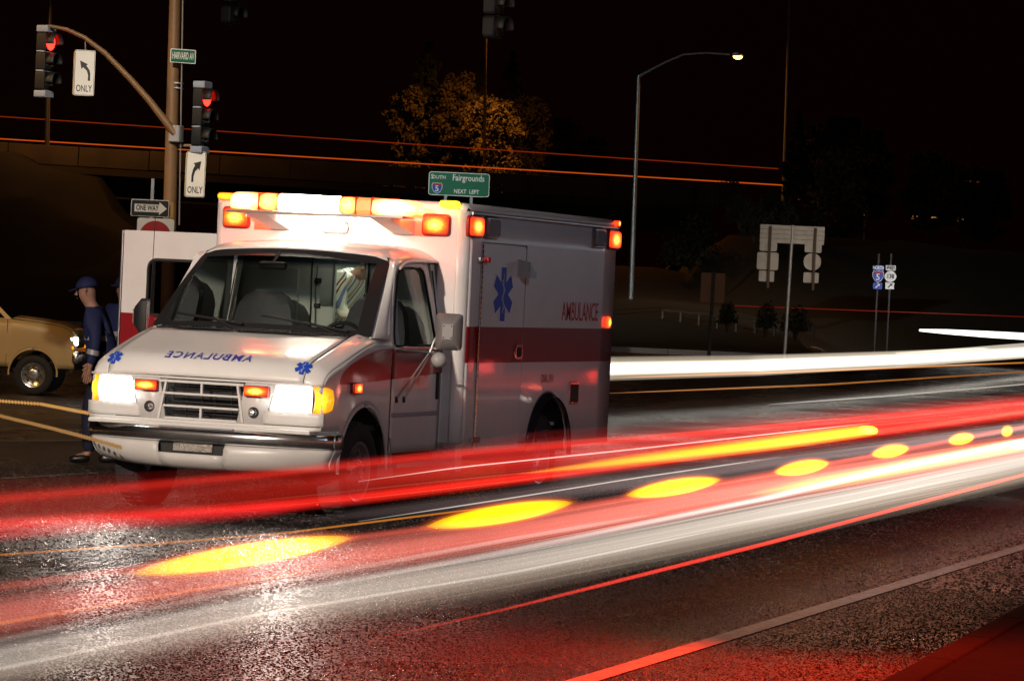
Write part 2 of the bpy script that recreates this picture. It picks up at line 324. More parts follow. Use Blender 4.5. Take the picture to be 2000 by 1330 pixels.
# ================================================================== AMBULANCE
amb = empty('ambulance', (0, 0, 0), 0, 'white ambulance with red band, all warning lights lit and side door open', 'ambulance')
P = amb
HZ = [(.955, 1.06), (.948, 1.10), (.925, 1.145), (.88, 1.195), (.82, 1.225), (.7, 1.262), (.5, 1.320), (.3, 1.372), (.15, 1.412), (0, 1.44)]
def wside(x, z):
    wv = .985-.012*max(0, .75-z)**1 if z < .75 else .985
    if x > .35: wv -= .03*((x-.35)/.6)**2.2
    if z > 1.28: wv -= (z-1.28)*.165
    return wv
def drop(t):
    t = abs(t); return .012*t*t+(.070*((t-.78)/.22)**2.3 if t > .78 else 0)
def nosez(x, t):      # hood/fender top: plan-curved nose
    xe = x+.06*abs(t)**2.6*min(1, max(0, (x-.3)/.6)); return interp(min(xe, .955), HZ)-drop(t)
xs = [.955, .95, .94, .925, .90, .87, .84, .80, .74, .66, .56, .46, .36, .26, .18]
def hoodpt(x, t):
    xx = x-.06*abs(t)**2.6*min(1, max(0, (x-.3)/.6)); return Vector((xx, t*wside(xx, 1.1), interp(x, HZ)-drop(t)))
tt = lin(-.85, .85, 35)
MB().grid(lambda x, t: hoodpt(x, t), xs, tt).build('hood', WHITE, P, 60, thick=.012)
for s_ in (-1, 1):
    b = MB(); b.grid(lambda x, t: hoodpt(x, s_*t), xs+[.10, .02, -.05, -.355], lin(.856, 1.0, 9))
    # side sheet with the wheel arch
    def zl(x):
        r = .47; dx = x-.13
        return (.42+math.sqrt(max(0, r*r-dx*dx))) if abs(dx) < r*.98 else (.52 if dx < 0 else .70)
    X2 = [.13+.46*cos(a) for a in lin(0, pi, 25)]; X2 = [.89, .85, .80, .74, .68, .62, .595]+X2+[-.34, -.355]
    def sidept(x, v):
        zt = interp(min(.955, x+.06*min(1, max(0, (x-.3)/.6))), HZ)-drop(1.0); z = lerp(zl(x), zt, v)
        return Vector((x, s_*wside(x, z if z < 1.1 else 1.1), z))
    b.grid(sidept, X2, lin(0, 1, 12)); b.build('fender', WCAB, P, 50, thick=.008)
    b = MB(); b.tube([(.13+.462*cos(a), s_*.985, .42+.462*sin(a)) for a in lin(-.1, pi+.1, 26)], .014, 8); b.build('arch_lip', WHITE, P, 50)
    b = MB(); b.lathe([(-.30 if s_ > 0 else .30, .455), (-.02 if s_ > 0 else .02, .455)], (.13, s_*.97, .42), 'y', 20, 0, pi); b.build('wheel_well', BLACK, P, 50)
    # cab door: lower skin and window frame with hole
    XD = lin(-.366, -1.372, 18)
    MB().grid(lambda x, v: Vector((x, s_*wside(x, lerp(.50, 1.335, v)), lerp(.50, 1.335, v))), XD, lin(0, 1, 14)).build('cab_door', WCAB, P, 50, thick=.012); CDR = bpy.data.objects[[o.name for o in bpy.data.objects if o.name.startswith('cab_door')][-1]]
    win = [(-.425, 1.355), (-.44, 1.45), (-.50, 1.62), (-.62, 1.88), (-.665, 1.93), (-.72, 1.952), (-.95, 1.96), (-1.12, 1.958), (-1.165, 1.94), (-1.185, 1.90), (-1.235, 1.65), (-1.275, 1.42), (-1.27, 1.365), (-1.24, 1.348), (-.85, 1.342), (-.47, 1.34)]
    out = [(-.366, 1.338), (-.366, 1.46), (-.42, 1.64), (-.56, 1.93), (-.60, 1.995), (-.70, 2.01), (-.95, 2.015), (-1.17, 2.012), (-1.27, 2.01), (-1.30, 1.90), (-1.345, 1.65), (-1.372, 1.42), (-1.372, 1.35), (-1.372, 1.338), (-.85, 1.336), (-.45, 1.337)]
    b = MB(); n = len(win); V = [Vector((x, s_*wside(x, z), z)) for x, z in out]+[Vector((x, s_*(wside(x, z)-.004), z)) for x, z in win]
    b.add(V, [(i, (i+1) % n, n+(i+1) % n, n+i) for i in range(n)]); b.build('door_window_frame', WHITE, CDR, 50, thick=.014)
    b = MB(); b.tube([Vector((x, s_*(wside(x, z)+.003), z)) for x, z in win+[win[0]]], .011, 6, False); b.build('window_seal', BLACK, CDR, 50)
    gm = sum([Vector((x, s_*(wside(x, z)-.012), z)) for x, z in win], Vector())/n
    b = MB(); b.add([Vector((x, s_*(wside(x, z)-.012), z)) for x, z in win]+[gm], [(i, (i+1) % n, n) for i in range(n)]); b.build('side_window', GLASS, CDR)
    b = MB(); b.poly([Vector((x, s_*(wside(x, z)+.004), z)) for x, z in ((-.425, 1.355), (-.44, 1.45), (-.50, 1.62), (-.575, 1.785), (-.585, 1.76), (-.525, 1.5), (-.515, 1.35))]); b.build('window_sail_panel', mat('sail_panel', (.10, .12, .15), .3, coat=.4), P, thick=.004)
    b = MB(); b.rbox((-.95, s_*.99, 1.325), (.82, .012, .02), .005, ax=1); b.build('belt_moulding', CHROME, CDR)
    b = MB(); b.rbox((-.87, s_*.992, .80), (.96, .012, .035), .008, ax=1); b.build('door_side_trim', GREYP, CDR)
    b = MB(); b.rbox((-1.305, s_*.995, 1.02), (.045, .02, .22), .015, ax=1); b.build('door_handle', BLACK, CDR, 40)
    # A pillar
    def pil(v, u):
        a = Vector((-.02-.64*v, s_*lerp(.935, .80, v), lerp(1.405, 2.025, v)))
        z = lerp(1.38, 2.0, v); xo = interp(-z, [(-1.38, -.362), (-1.46, -.362), (-1.64, -.414), (-1.93, -.552), (-2.0, -.60)])
        c = Vector((xo, s_*wside(xo, z), z)); p = a.lerp(c, u); p.y += s_*.03*sin(pi*u); return p
    MB().grid(pil, lin(0, 1, 12), lin(0, 1, 7)).build('windscreen_pillar', WHITE, P, 60, thick=.01)
    b = MB(); b.grid(lambda x, v: Vector((x, s_*(wside(x, lerp(.5, 2.0, v))-.012), lerp(.5, 2.0, v))), [-1.378, -1.45], lin(0, 1, 14)); b.build('rear_pillar', WCAB, P, thick=.01)
    # upper fender/cowl side piece between hood and pillar
    b = MB(); b.add([(.20, s_*.80, 1.375), (-.02, s_*.935, 1.40), (-.36, s_*.975, 1.378), (-.36, s_*.985, 1.32), (.18, s_*.985, 1.31)], [(0, 1, 4), (1, 2, 3, 4)]); b.build('cowl_side', WHITE, P, 60, thick=.006)
def wsp(u, v):
    bt = Vector((.19-.21*u*u, .93*u, 1.428-.022*u*u)); tp = Vector((-.565-.10*u*u, .80*u, 2.062-.035*u*u)); p = bt.lerp(tp, v); p += Vector((.03, 0, .02))*sin(pi*v)*(1-u*u*.5); return p
MB().grid(wsp, lin(-.96, .96, 25), lin(.04, .96, 11)).build('windscreen', WSG, P, 60)
b = MB()
for (u0, u1, v0, v1) in ((-1.02, -.93, 0, 1), (.90, 1.02, 0, 1), (-.93, .90, 0, .06), (-.93, .90, .90, 1.0)):
    b.grid(lambda u, v: wsp(u, v)+Vector((.006, 0, .004)), lin(u0, u1, 3 if u1-u0 < .2 else 24), lin(v0, v1, 12 if v1-v0 > .5 else 2))
b.build('windscreen_seal', BLACK, P, 60)
ZR = [(-.55, 2.072), (-.62, 2.10), (-.72, 2.125), (-.9, 2.142), (-1.45, 2.15)]
def roofp(x, u):
    xx = x-.10*u*u*(1-min(1, (-.55-x)/.5)); return Vector((xx, u*.885, interp(x, ZR)-.05*u*u-.07*max(0, (abs(u)-.75)/.25)**2))
MB().grid(roofp, [-.55, -.57, -.6, -.64, -.7, -.8, -.95, -1.15, -1.445], lin(-1, 1, 31)).build('cab_roof', WHITE, P, 60, thick=.01)
for s_ in (-1, 1):
    MB().tube([roofp(x, s_*1.0)+Vector((0, s_*.008, -.005)) for x in (-.56, -.7, -.9, -1.15, -1.44)], .012, 6).build('drip_moulding', WHITE, P, 50)
# shut lines
for s_ in (-1, 1):
    MB().tube([hoodpt(x, s_*.853)+Vector((0, 0, .004)) for x in xs], .0045, 5).build('hood_seam', BLACK, P)
    MB().tube([Vector((-.360, s_*(wside(-.36, z)+.004), z)) for z in (.52, .7, .9, 1.1, 1.32)], .0045, 5).build('door_seam', BLACK, P)
    MB().tube([Vector((-1.376, s_*(wside(-1.37, z)+.002), z)) for z in (.52, .8, 1.1, 1.33, 1.6, 1.95)], .006, 5).build('door_seam', BLACK, P)
# cowl grille and wipers
b = MB(); b.grid(lambda x, u: Vector((x-.19*u*u, .90*u, 1.418-.02*u*u-.01*abs(x-.22))), [.27, .23, .19], lin(-1, 1, 25)); b.build('cowl_panel', BLACK, P, 60, thick=.008)
b = MB()
for i in range(52):
    u = -.93+1.86*i/51; b.box((.248-.19*u*u, .9*u, 1.426-.02*u*u), (.05, .012, .006))
o = b.build('cowl_louvres', mat('cowl_plastic', (.03, .03, .03), .4), P)
for y0, y1 in ((-.72, -.05), (.08, .78)):
    b = MB(); pts = [wsp(lerp(y0, y1, t)/.93, lerp(.13, .02, t))+Vector((.03, 0, .02)) for t in lin(0, 1, 6)]; b.tube(pts, .011, 6)
    b.tube([pts[3]+Vector((.01, 0, .01)), wsp(y1/.93, -.03)+Vector((.03, 0, .0))], .009, 6); b.build('wiper', BLACK, P, 50)
# --- front fascia
def fx(y): return .945-.06*abs(y/.98)**2.4
def fpl(pts, off=0): return [Vector((fx(y)+off, y, z)) for y, z in pts]
def panel(name, y0, y1, z0, z1, m, off=0, th=.03, parent=P, yy=None):
    b = MB(); b.grid(lambda y, z: Vector((fx(y)+off-(z-.9)*.0, y, z)), lin(y0, y1, 6), lin(z0, z1, 3)); return b.build(name, m, parent, 60, thick=th)
fas = MB()
for y0, y1, z0, z1 in ((-.97, .97, 1.035, 1.052), (-.97, .97, .70, .728)): fas.grid(lambda y, z: Vector((fx(y), y, z)), lin(y0, y1, 25), lin(z0, z1, 2))
for s_ in (-1, 1):
    fas.grid(lambda y, z: Vector((fx(y), y, z)), lin(s_*.515, s_*.985, 10), lin(.735, .832, 4))      # below headlamp
    fas.add(fpl([(s_*.36, 1.035), (s_*.60, 1.035), (s_*.515, .728), (s_*.30, .728)]), [(0, 1, 2, 3)])
fas.build('grille_surround', PLASTIC, P, 60, thick=.035)
g = MB()
for z, dz in ((1.016, .02), (.925, .017), (.83, .017), (.738, .02)): g.rbox((.955, 0, z), (.03, .70-(1.02-z)*.35, dz), .004, ax=1)
for y, z0, z1 in ((0, .93, 1.01), (0, .74, .825)): g.rbox((.953, y, (z0+z1)/2), (.03, .018, z1-z0), .004, ax=2)
for s_ in (-1, 1): g.box((.953, s_*.325, .88), (.032, .018, .30), Matrix.Rotation(s_*.19, 3, 'X'))
g.build('grille', PLASTIC, P, 40)
MB().box((.80, 0, .88), (.02, .74, .34)).build('radiator', mat('radiator', (.012, .011, .012), .6, .1, noise=.6, nscale=60), P)
b = MB()
for i in range(6): b.tube([(.83, -.3+i*.12+random.uniform(-.02, .02), .74), (.83, -.3+i*.12, 1.01)], .004, 5)
for z in (.78, .86, .96): b.tube([(.835, -.33, z), (.835, .33, z+random.uniform(-.01, .01))], .007, 5)
b.build('radiator_fins', mat('fin', (.03, .028, .028), .6, .1), P)
HY = [(.562, .835), (.605, 1.035), (.895, 1.035), (.892, .835)]
for s_ in (-1, 1):
    b = MB(); b.add([Vector((fx(y)+.004, s_*y, z)) for y, z in ((.567, .84), (.61, 1.03), (.89, 1.03), (.887, .84))]+[Vector((fx(y)+.022, s_*y, z)) for y, z in ((.60, .86), (.635, 1.005), (.865, 1.005), (.862, .86))],
                    [(4, 5, 6, 7), (0, 1, 5, 4), (1, 2, 6, 5), (2, 3, 7, 6), (3, 0, 4, 7)])
    hl_ = b.build('headlight', HEAD, P)
    sl = bpy.data.lights.new('beam', 'SPOT'); sl.energy = 58; sl.color = (1, .86, .74); sl.spot_size = math.radians(95); sl.spot_blend = 1; sl.shadow_soft_size = .09
    so = bpy.data.objects.new('beam', sl); COL.objects.link(so); so.parent = hl_; so.location = (1.02, s_*.74, .93); so.rotation_euler = Vector((1, .12, -.10)).to_track_quat('-Z', 'Y').to_euler()
    b = MB(); b.tube([Vector((fx(y)+.006, s_*y, z)) for y, z in HY+[HY[0]]], .008, 6, False); b.build('headlight_bezel', PLASTIC, P, 40)
    b = MB(); b.grid(lambda u, v: Vector((fx(.90)+.008-.15*u**2, s_*(.90+.088*sin(u*pi/2)+.016*sin(v*pi)), lerp(.832, 1.035, v)-.03*u**3*(1 if v > .5 else -1))), lin(0, 1, 8), lin(0, 1, 8)); b.build('turn_lamp', AMBER, P, 60, thick=.01)
    b = MB(); b.rbox((.966, s_*.462, .976), (.05, .20, .082), .015, ax=0); b.build('lamp_housing', mat('red_housing', (.30, .02, .01), .3), P, 40)
    b = MB(); b.rbox((.994, s_*.462, .976), (.012, .184, .066), .012, ax=0); b.build('grille_warning_lamp', REDL, P, 40)
    b = MB(); b.lathe([(0, .043), (.012, .043), (.012, .03), (-.01, .012)], (.95, s_*.437, .815), 'x', 18); b.build('siren_horn', BLACK, P, 40)
    b = MB(); b.lathe([(.005, .03), (.03, .022), (.045, .012), (.047, 0)], (.95, s_*.437-.012*s_, .815), 'x', 14); b.build('horn_cone', CHROME, P, 40)
    b = MB(); b.rbox((.36, s_*1.0, 1.02), (.14, .05, .085), .015, ax=1); b.build('fender_lamp_housing', mat('red_housing', ()), P, 40)
    b = MB(); b.rbox((.36, s_*1.03, 1.02), (.118, .012, .066), .012, ax=1); b.build('fender_warning_lamp', REDLS, P, 40)
# --- bumper: chrome upper, painted valance
def bx(y): return 1.03-.27*abs(y/1.03)**3.2
prof = [(-.03, .660), (.0, .672), (.028, .655), (.034, .625), (.030, .595), (.012, .568), (-.02, .560)]
b = MB(); b.grid(lambda y, i: Vector((bx(y)+prof[i][0], y*(1-(.01 if i in (0, 6) else 0)), prof[i][1])), lin(-1.03, 1.03, 41), range(len(prof))); b.build('bumper', CHROME, P, 70, thick=.006)
for s_ in (-1, 1): MB().grid(lambda u, i: Vector((lerp(bx(1.04), .63, u)+prof[i][0]*(1-u), s_*(1.03-(prof[i][0]*-.3)), prof[i][1])), lin(0, 1, 4), range(len(prof))).build('bumper_end', CHROME, P, 70, thick=.006)
def valz(y): return .36+.03*abs(y)**2
vp = [(0.0, 1.0), (.018, .85), (.02, .6), (.0, .3), (-.06, .08), (-.12, 0)]
def valpt(y, i): return Vector((bx(y)+vp[i][0]-.03*abs(y)**3*(1-vp[i][1]), y*(.995-.06*(1-vp[i][1])), lerp(valz(y), .558, vp[i][1])))
for y0, y1 in ((-1.03, -.31), (.25, 1.03)): MB().grid(valpt, lin(y0, y1, 16), range(6)).build('bumper_valance', mat('valance_paint', (.60, .585, .56), .35, noise=.12, nscale=5), P, 60, thick=.01)
MB().grid(lambda y, i: valpt(y, i)-Vector((.0, 0, .0)), lin(-.31, .25, 8), range(2, 6)).build('bumper_valance', M['valance_paint'], P, 60, thick=.01)
for s_ in (-1, 1): MB().grid(lambda u, i: Vector((lerp(bx(1.04), .62, u)+vp[i][0]*(1-u), s_*(1.025-.06*(1-vp[i][1])), lerp(valz(1.04)+.06*u, .558, vp[i][1]))), lin(0, 1, 4), range(6)).build('valance_end', M['valance_paint'], P, 60, thick=.01)
MB().box((.985, -.03, .52), (.02, .58, .10)).build('valance_recess', BLACK, P)
b = MB(); b.rbox((1.005, -.03, .525), (.012, .33, .062), .01, ax=0); pl_ = b.build('licence_plate', mat('plate', (.30, .28, .25), .35, .6, noise=.3, nscale=30, bump=.9, bscale=70), P)
MB().rbox((.93, 0, .69), (.16, 1.86, .03), .012, ax=2).build('bumper_step_pad', PLASTIC, P)
MB().rbox((1.00, 0, .678), (.09, .62, .012), .004, ax=2).build('bumper_tread', GREYP, P)
# --- markings on the hood
def hoodproj(y, s):      # s: arc length up the hood from its front seam
    pts = [(x, interp(x, HZ)) for x in xs]; t = y/.96; acc = 0
    for (x0, z0), (x1, z1) in zip(pts, pts[1:]):
        d = math.hypot(x1-x0, z1-z0)
        if acc+d >= s or x1 == pts[-1][0]:
            k = (s-acc)/d; x = lerp(x0, x1, k); p = hoodpt(x, t); nn = Vector((z1-z0, 0, -(x1-x0))).normalized(); return p+nn*.014
        acc += d
put_text('hood_lettering', 'AMBULANCE', .128, lambda u, v: hoodproj(-u, .18+v), BLUETXT, P, sx=.86, shear=.0, spacing=1.18, bold=.0006)
def star(R, w_, n=6):
    V = []
    for k in range(n):
        a = pi/2+k*pi/3; d = Vector((cos(a), sin(a))); q = Vector((-d.y, d.x)); V += [d*R-q*w_/2, d*R+q*w_/2]
        a2 = a+pi/6; V.append(Vector((cos(a2), sin(a2)))*w_)
    V = V[-1:]+V[:-1]; return [(v.x, v.y) for v in V]
def star_mb(R, w_, fn):
    V = star(R, w_); b = MB(); c = fn(0, 0); pts = [fn(x, y) for x, y in V]; b.add([c]+pts, [(0, i+1, (i+1) % len(pts)+1) for i in range(len(pts))]); return b
def snake_mb(R, fn, e=0):
    b = MB(); h = .004*R/.2
    for i in range(24):
        t0, t1 = -.75+1.4*i/24, -.75+1.4*(i+1)/24; k = lambda t: R*.14*sin(t*9)*(1.1-t*.2)
        b.add([fn(k(t0)-R*.035, t0*R), fn(k(t0)+R*.035, t0*R), fn(k(t1)+R*.035, t1*R), fn(k(t1)-R*.035, t1*R)], [(0, 1, 2, 3)])
    b.add([fn(-R*.018, -R*.85), fn(R*.018, -R*.85), fn(R*.018, R*.9), fn(-R*.018, R*.9)], [(0, 1, 2, 3)]); return b
VW = mat('white_vinyl', (.78, .78, .80), .4)
for s_ in (-1, 1):
    yc = s_*.79 
    star_mb(.062, .036, lambda u, v: hoodproj(yc-u, .13+v)).build('star_emblem', BLUE, P)
    snake_mb(.055, lambda u, v: hoodproj(yc-u, .13+v)+Vector((.002, 0, .001))).build('emblem_snake', VW, P)
# --- wheels
def wheel(c, s_, r, wd, parent, rimm=ALU, deep=False, name='wheel'):
    wh = bpy.data.objects.new('wheel', None); COL.objects.link(wh); wh.parent = parent; parent = wh; wh.empty_display_size = .1
    h = wd/2; b = MB()
    b.lathe([(-h*.8, r*.60), (-h, r*.72), (-h*.98, r*.88), (-h*.8, r*.98), (-h*.5, r), (h*.5, r), (h*.8, r*.98), (h*.98, r*.88), (h, r*.72), (h*.8, r*.60)], c, 'y', 40)
    for k in range(40):
        a = 2*pi*k/40
        for q in (-.3, .3):
            b.box(Vector(c)+Vector((cos(a)*r, q*h*1.3, sin(a)*r)), (.02, h*.55, .016), Matrix.Rotation(-a+pi/2, 3, 'Y'))
    t = b.build('tyre', TYRE, parent, 40); f = s_*h*(.2 if deep else .75)
    b = MB(); prof = [(s_*h*.85, r*.62), (s_*h*.8, r*.57), (f*.6, r*.53), (f*.4, r*.42), (f*.8, r*.32), (f, r*.24), (f, r*.10), (f+s_*.03, r*.09), (f+s_*.03, 0)]
    b.lathe(prof, c, 'y', 32)
    for k in range(8):
        a = 2*pi*k/8+.2; b.lathe([(f*.95, .014), (f+s_*.02, .012), (f+s_*.022, 0)], Vector(c)+Vector((cos(a)*r*.19, 0, sin(a)*r*.19)), 'y', 6)
    rm = b.build('wheel_rim', rimm, parent, 40)
    b = MB()
    for k in range(8):
        a = 2*pi*k/8; b.lathe([(f*.62+s_*.03, r*.055), (f*.62+s_*.031, 0)], Vector(c)+Vector((cos(a)*r*.38, 0, sin(a)*r*.38)), 'y', 8)
    b.build('rim_hole', BLACK, parent)['kind'] = 'stuff'
RIM = mat('steel_rim', (.40, .40, .41), .3, .85, noise=.2)
for s_ in (-1, 1):
    wheel((.13, s_*.86, .375), s_, .375, .23, P, RIM); wheel((-3.53, s_*1.0, .375), s_, .375, .22, P, RIM, True)
    b = MB(); b.poly([(-.37, s_*1.0, .62), (-.37, s_*.72, .62), (-.46, s_*.70, .30), (-.50, s_*.98, .30)]); b.build('mud_flap', mat('mudflap', (.35, .33, .30), .6), P, thick=.01)
MB().tube([(.13, -.8, .375), (.13, .8, .375)], .05, 10).build('front_axle', BLACK, P, 40)
MB().tube([(-3.53, -.9, .375), (-3.53, .9, .375)], .07, 10).build('rear_axle', BLACK, P, 40)
b = MB()
for y in (-.42, .42): b.box((-2.0, y, .55), (5.6, .09, .18))
b.box((.5, 0, .5), (.5, .8, .16)); b.build('chassis_frame', BLACK, P)
# --- module (patient box)
BW, BH, BXF, BXR, BB = 1.137, 2.506, -1.44, -5.185, .47
cr = .085
def zlr(x):
    dx = x+3.53; r = .50
    return (.42+math.sqrt(max(0, r*r-dx*dx))) if abs(dx) < r*.985 else BB
XB = sorted([-3.53+.49*cos(a) for a in lin(0, pi, 25)]+[BXF-cr, -1.6, -1.9, -2.3, -2.7, -3.02, -4.04, -4.4, -4.8, BXR+.03], reverse=True)
dr = (-1.785, -2.80, .482, 2.19)
for s_ in (-1, 1):
    b = MB(); b.grid(lambda x, z: Vector((x, s_*BW, max(z if z > 1 else lerp(zlr(x), 1.0, z), 0))), XB, [0, .25, .5, .75, 1.0, 1.001, 1.25, 1.5, 1.75, 2.0, 2.2, BH-.06])
    b.build('module_side', WBOX, P, 30, thick=.01)
    b = MB(); b.grid(lambda z, a: Vector((BXF-cr+cr*sin(a), s_*(BW-cr+cr*cos(a)), z)), [BB+.08, .8, 1.1, 1.211, 1.5, 1.9, BH-.06], lin(0, pi/2, 9)); b.build('module_corner_post', mat('corner_extrusion', (.78, .775, .75), .3, coat=.5), P, 60, thick=.008)
    b = MB(); b.grid(lambda z, a: Vector((BXR+.03-.03*sin(a), s_*(BW-.03+.03*cos(a)), z)), [BB, 1.5, BH-.06], lin(0, pi/2, 5)); b.build('module_rear_corner', ALU, P, 60, thick=.006)
    # arch trim, polished
    b = MB(); b.grid(lambda a, w_: Vector((-3.53+(.50+w_*.5)*cos(a), s_*(BW+.045-(w_-.0)*.55), .42+(.50+w_*.5)*sin(a))), lin(-.05, pi+.05, 30), [-.03, .0, .045, .075]); b.build('arch_trim', mat('black_gloss_trim', (.02, .02, .022), .12, coat=.8), P, 60, thick=.008)
    MB().lathe([(-.5*s_, .49), (0, .49)], (-3.53, s_*(BW-.01), .42), 'y', 24, 0, pi).build('rear_wheel_well', BLACK, P, 50)
b = MB(); XR = [BXF-.0, BXF-.03, BXF-.08, -2, -3, -4, BXR+.08, BXR+.03, BXR]
def roofm(x, a):
    e = min(max(0, .08-(BXF-x)), .08) if x > -2 else min(max(0, .08-(x-BXR)), .08); dz = -(.06-math.sqrt(max(0, .06**2-(e*.75)**2)))
    y = a; ax_ = BXF-cr-x
    if x > BXF-cr and abs(y) > BW-cr:
        q = Vector((x-(BXF-cr), abs(y)-(BW-cr))); 
        if q.length > cr: q = q.normalized()*cr
        x = BXF-cr+q.x; y = math.copysign(BW-cr+q.y, y)
    ay = abs(y); ey = max(0, ay-(BW-.06)); return Vector((x, y, BH+dz-(.06-math.sqrt(max(0, .06**2-ey**2)))+.012*(1-(ay/BW)**2)))
b.grid(roofm, XR, [-BW]+[-(BW-.06)-.06*sin(a) for a in (1.2, .9, .6, .3)]+lin(-(BW-.06), BW-.06, 9)+[(BW-.06)+.06*sin(a) for a in (.3, .6, .9, 1.2)]+[BW]); b.build('module_roof', WHITE, P, 60, thick=.01)
for s_ in (-1, 1):
    MB().rbox(((BXF+BXR)/2-.04, s_*(BW+.008), BH-.075), (-(BXR-BXF)-.1, .022, .028), .008, ax=0).build('drip_rail', ALU, P, 40)
# front wall with cab opening
for y0, y1, z0, z1 in ((-BW+cr, BW-cr, 2.02, BH-.05), (-BW+cr, -.90, BB, 2.02), (.90, BW-cr, BB, 2.02)):
    b = MB(); b.grid(lambda y, z: Vector((BXF, y, z)), lin(y0, y1, 5), lin(z0, z1, 5)); b.build('module_front', WHITE, P, thick=.008)
MB().grid(lambda y, z: Vector((BXR, y, z)), lin(-BW+.03, BW-.03, 3), lin(BB, BH-.05, 3)).build('module_rear', WHITE, P, thick=.01)
MB().box(((BXF+BXR)/2, 0, .60), (-(BXR-BXF)-.06, 2*BW-.06, .04)).build('module_floor', BLACK, P)
# diamond plate steps
DP = mat('diamond_plate', (.50, .49, .47), .35, .8, noise=.3, nscale=40, bump=1, bscale=45)
for s_ in (-1, 1):
    b = MB(); b.rbox((BXF-.035, s_*(BW-.10), .44), (.13, .22, .24), .02, ax=1); b.build('corner_guard', DP, P, 40)
    b = MB(); b.rbox((-.95, s_*.90, .40), (.95, .26, .04), .015, ax=2); b.build('running_board', DP, P, 40)
    b = MB(); b.rbox((-2.25, s_*(BW+.002), .50), (1.5, .02, .08), .01, ax=1) ; b.build('skirt_rail', ALU, P, 40)
# driver-side compartment door
y = BW+.007
b = MB(); b.rbox(((dr[0]+dr[1])/2, y, (dr[2]+dr[3])/2), (dr[0]-dr[1], .018, dr[3]-dr[2]), .03, ax=1, inset=.004); CPD = b.build('compartment_door', WBOX, P, 40)
b = MB(); cx, cz = (dr[0]+dr[1])/2, (dr[2]+dr[3])/2; hw, hh = (dr[0]-dr[1])/2+.012, (dr[3]-dr[2])/2+.012
b.tube([(cx-hw, y+.003, cz-hh), (cx+hw, y+.003, cz-hh), (cx+hw, y+.003, cz+hh), (cx-hw, y+.003, cz+hh), (cx-hw, y+.003, cz-hh)], .007, 6); b.build('door_frame_trim', ALU, P, 40)
b = MB()
z = dr[2]+.03
while z < dr[3]-.03:
    b.tube([(dr[0]+.012, y+.012, z), (dr[0]+.012, y+.012, z+.036)], .0095, 8); z += .042
b.build('piano_hinge', CHROME, CPD, 40)
for z in (2.06, .58):
    MB().rbox((dr[0]+.02, y+.02, z), (.17, .03, .045), .01, ax=1).build('door_holder', CHROME, CPD, 40)
MB().rbox((dr[0]-.04, y+.04, 2.06), (.06, .03, .045), .01, ax=1).build('rubber_stop', REDV, CPD, 40)
b = MB(); b.poly([(-2.60, y+.01, 2.08), (-2.66, y+.10, 2.06), (-2.82, y+.10, 1.97), (-2.80, y+.01, 1.95)]); b.add([(-2.60, y+.01, 2.08), (-2.66, y+.10, 2.06), (-2.66, y+.10, 1.93), (-2.60, y+.01, 1.94)], [(0, 1, 2, 3)]); b.add([(-2.66, y+.10, 2.06), (-2.82, y+.10, 1.97), (-2.82, y+.10, 1.93), (-2.66, y+.10, 1.93)], [(0, 1, 2, 3)])
b.build('vent_hood', CHROME, CPD, thick=.006)
MB().rbox((-2.70, y+.012, 1.30), (.17, .02, .13), .02, ax=1).build('latch_plate', CHROME, CPD, 40)
MB().rbox((-2.70, y+.024, 1.30), (.08, .012, .085), .01, ax=1).build('latch_paddle', BLACK, CPD, 40)
MB().rbox((-4.155, y+.004, .935), (.24, .02, .20), .02, ax=1).build('fuel_door_frame', CHROME, P, 40)
MB().rbox((-4.155, y+.016, .93), (.19, .008, .16), .015, ax=1).build('fuel_door', BLACK, P, 40)
# emblem and lettering on the side
sf = lambda d: (lambda u, v: Vector((-2.28-u, BW+.018+d, 1.783+v)))
star_mb(.240, .135, sf(0)).build('star_outline', VW, P); star_mb(.225, .113, sf(.002)).build('star_emblem', BLUE, P); snake_mb(.19, sf(.004)).build('emblem_snake', VW, P)
put_text('side_lettering', 'AMBULANCE', .235, lambda u, v: Vector((-4.255-u, BW+.008, 1.648+v)), REDV, P, sx=.70, bold=.0015, spacing=1.0)
put_text('side_lettering', 'DIAL 911', .10, lambda u, v: Vector((-3.48-u, BW+.008, 1.065+v)), REDV, P, sx=.80, bold=.001)
# --- lights on the module
def flash(name, c, d, ax, m_, hous, bz=.018):
    dd = list(d); dd[ax] = .035; hb = MB().rbox(c, dd, .035, ax=ax).build('lamp_bezel', hous, P, 40)
    e = [q-2*bz for q in d]; e[ax] = .03; cc = list(c); cc[ax] += .022*(1 if c[ax] > -1.5 or ax == 0 else 1); 
    return MB().rbox(cc, e, .03, ax=ax).build(name, m_, hb, 40)
REDH = mat('red_housing', ()); CH2 = mat('lamp_chrome', (.35, .30, .32), .25, .9)
for yc in (-.925, .875): flash('front_warning_lamp', (BXF+.015, yc, 2.322), (.03, .25, .18), 0, REDL, REDH)
flash('scene_lamp', (BXF+.012, -.026, 2.27), (.03, .25, .095), 0, emis('scene_lamp_lit', (1, .95, .8), 6), CHROME, .012)
for xc, lit in ((-1.56, 1), (-1.935, 0), (-4.62, 0), (-5.02, 1)):
    flash('side_warning_lamp' if lit else 'side_scene_lamp', (xc, BW+.018, 2.325), (.31, .03, .18), 1, REDLS if lit else CLEARD, REDH if lit else CH2)
b = MB(); b.lathe([(0, .052), (.015, .05), (.022, .03), (.025, 0)], (-5.02, BW+.006, 1.568), 'y', 20); b.build('side_marker_lamp', REDLS, P, 40)
MB().rbox((BXR+.05, BW+.012, BH-.03), (.07, .05, .05), .015, ax=1).build('corner_marker_lamp', REDLS, P, 40)
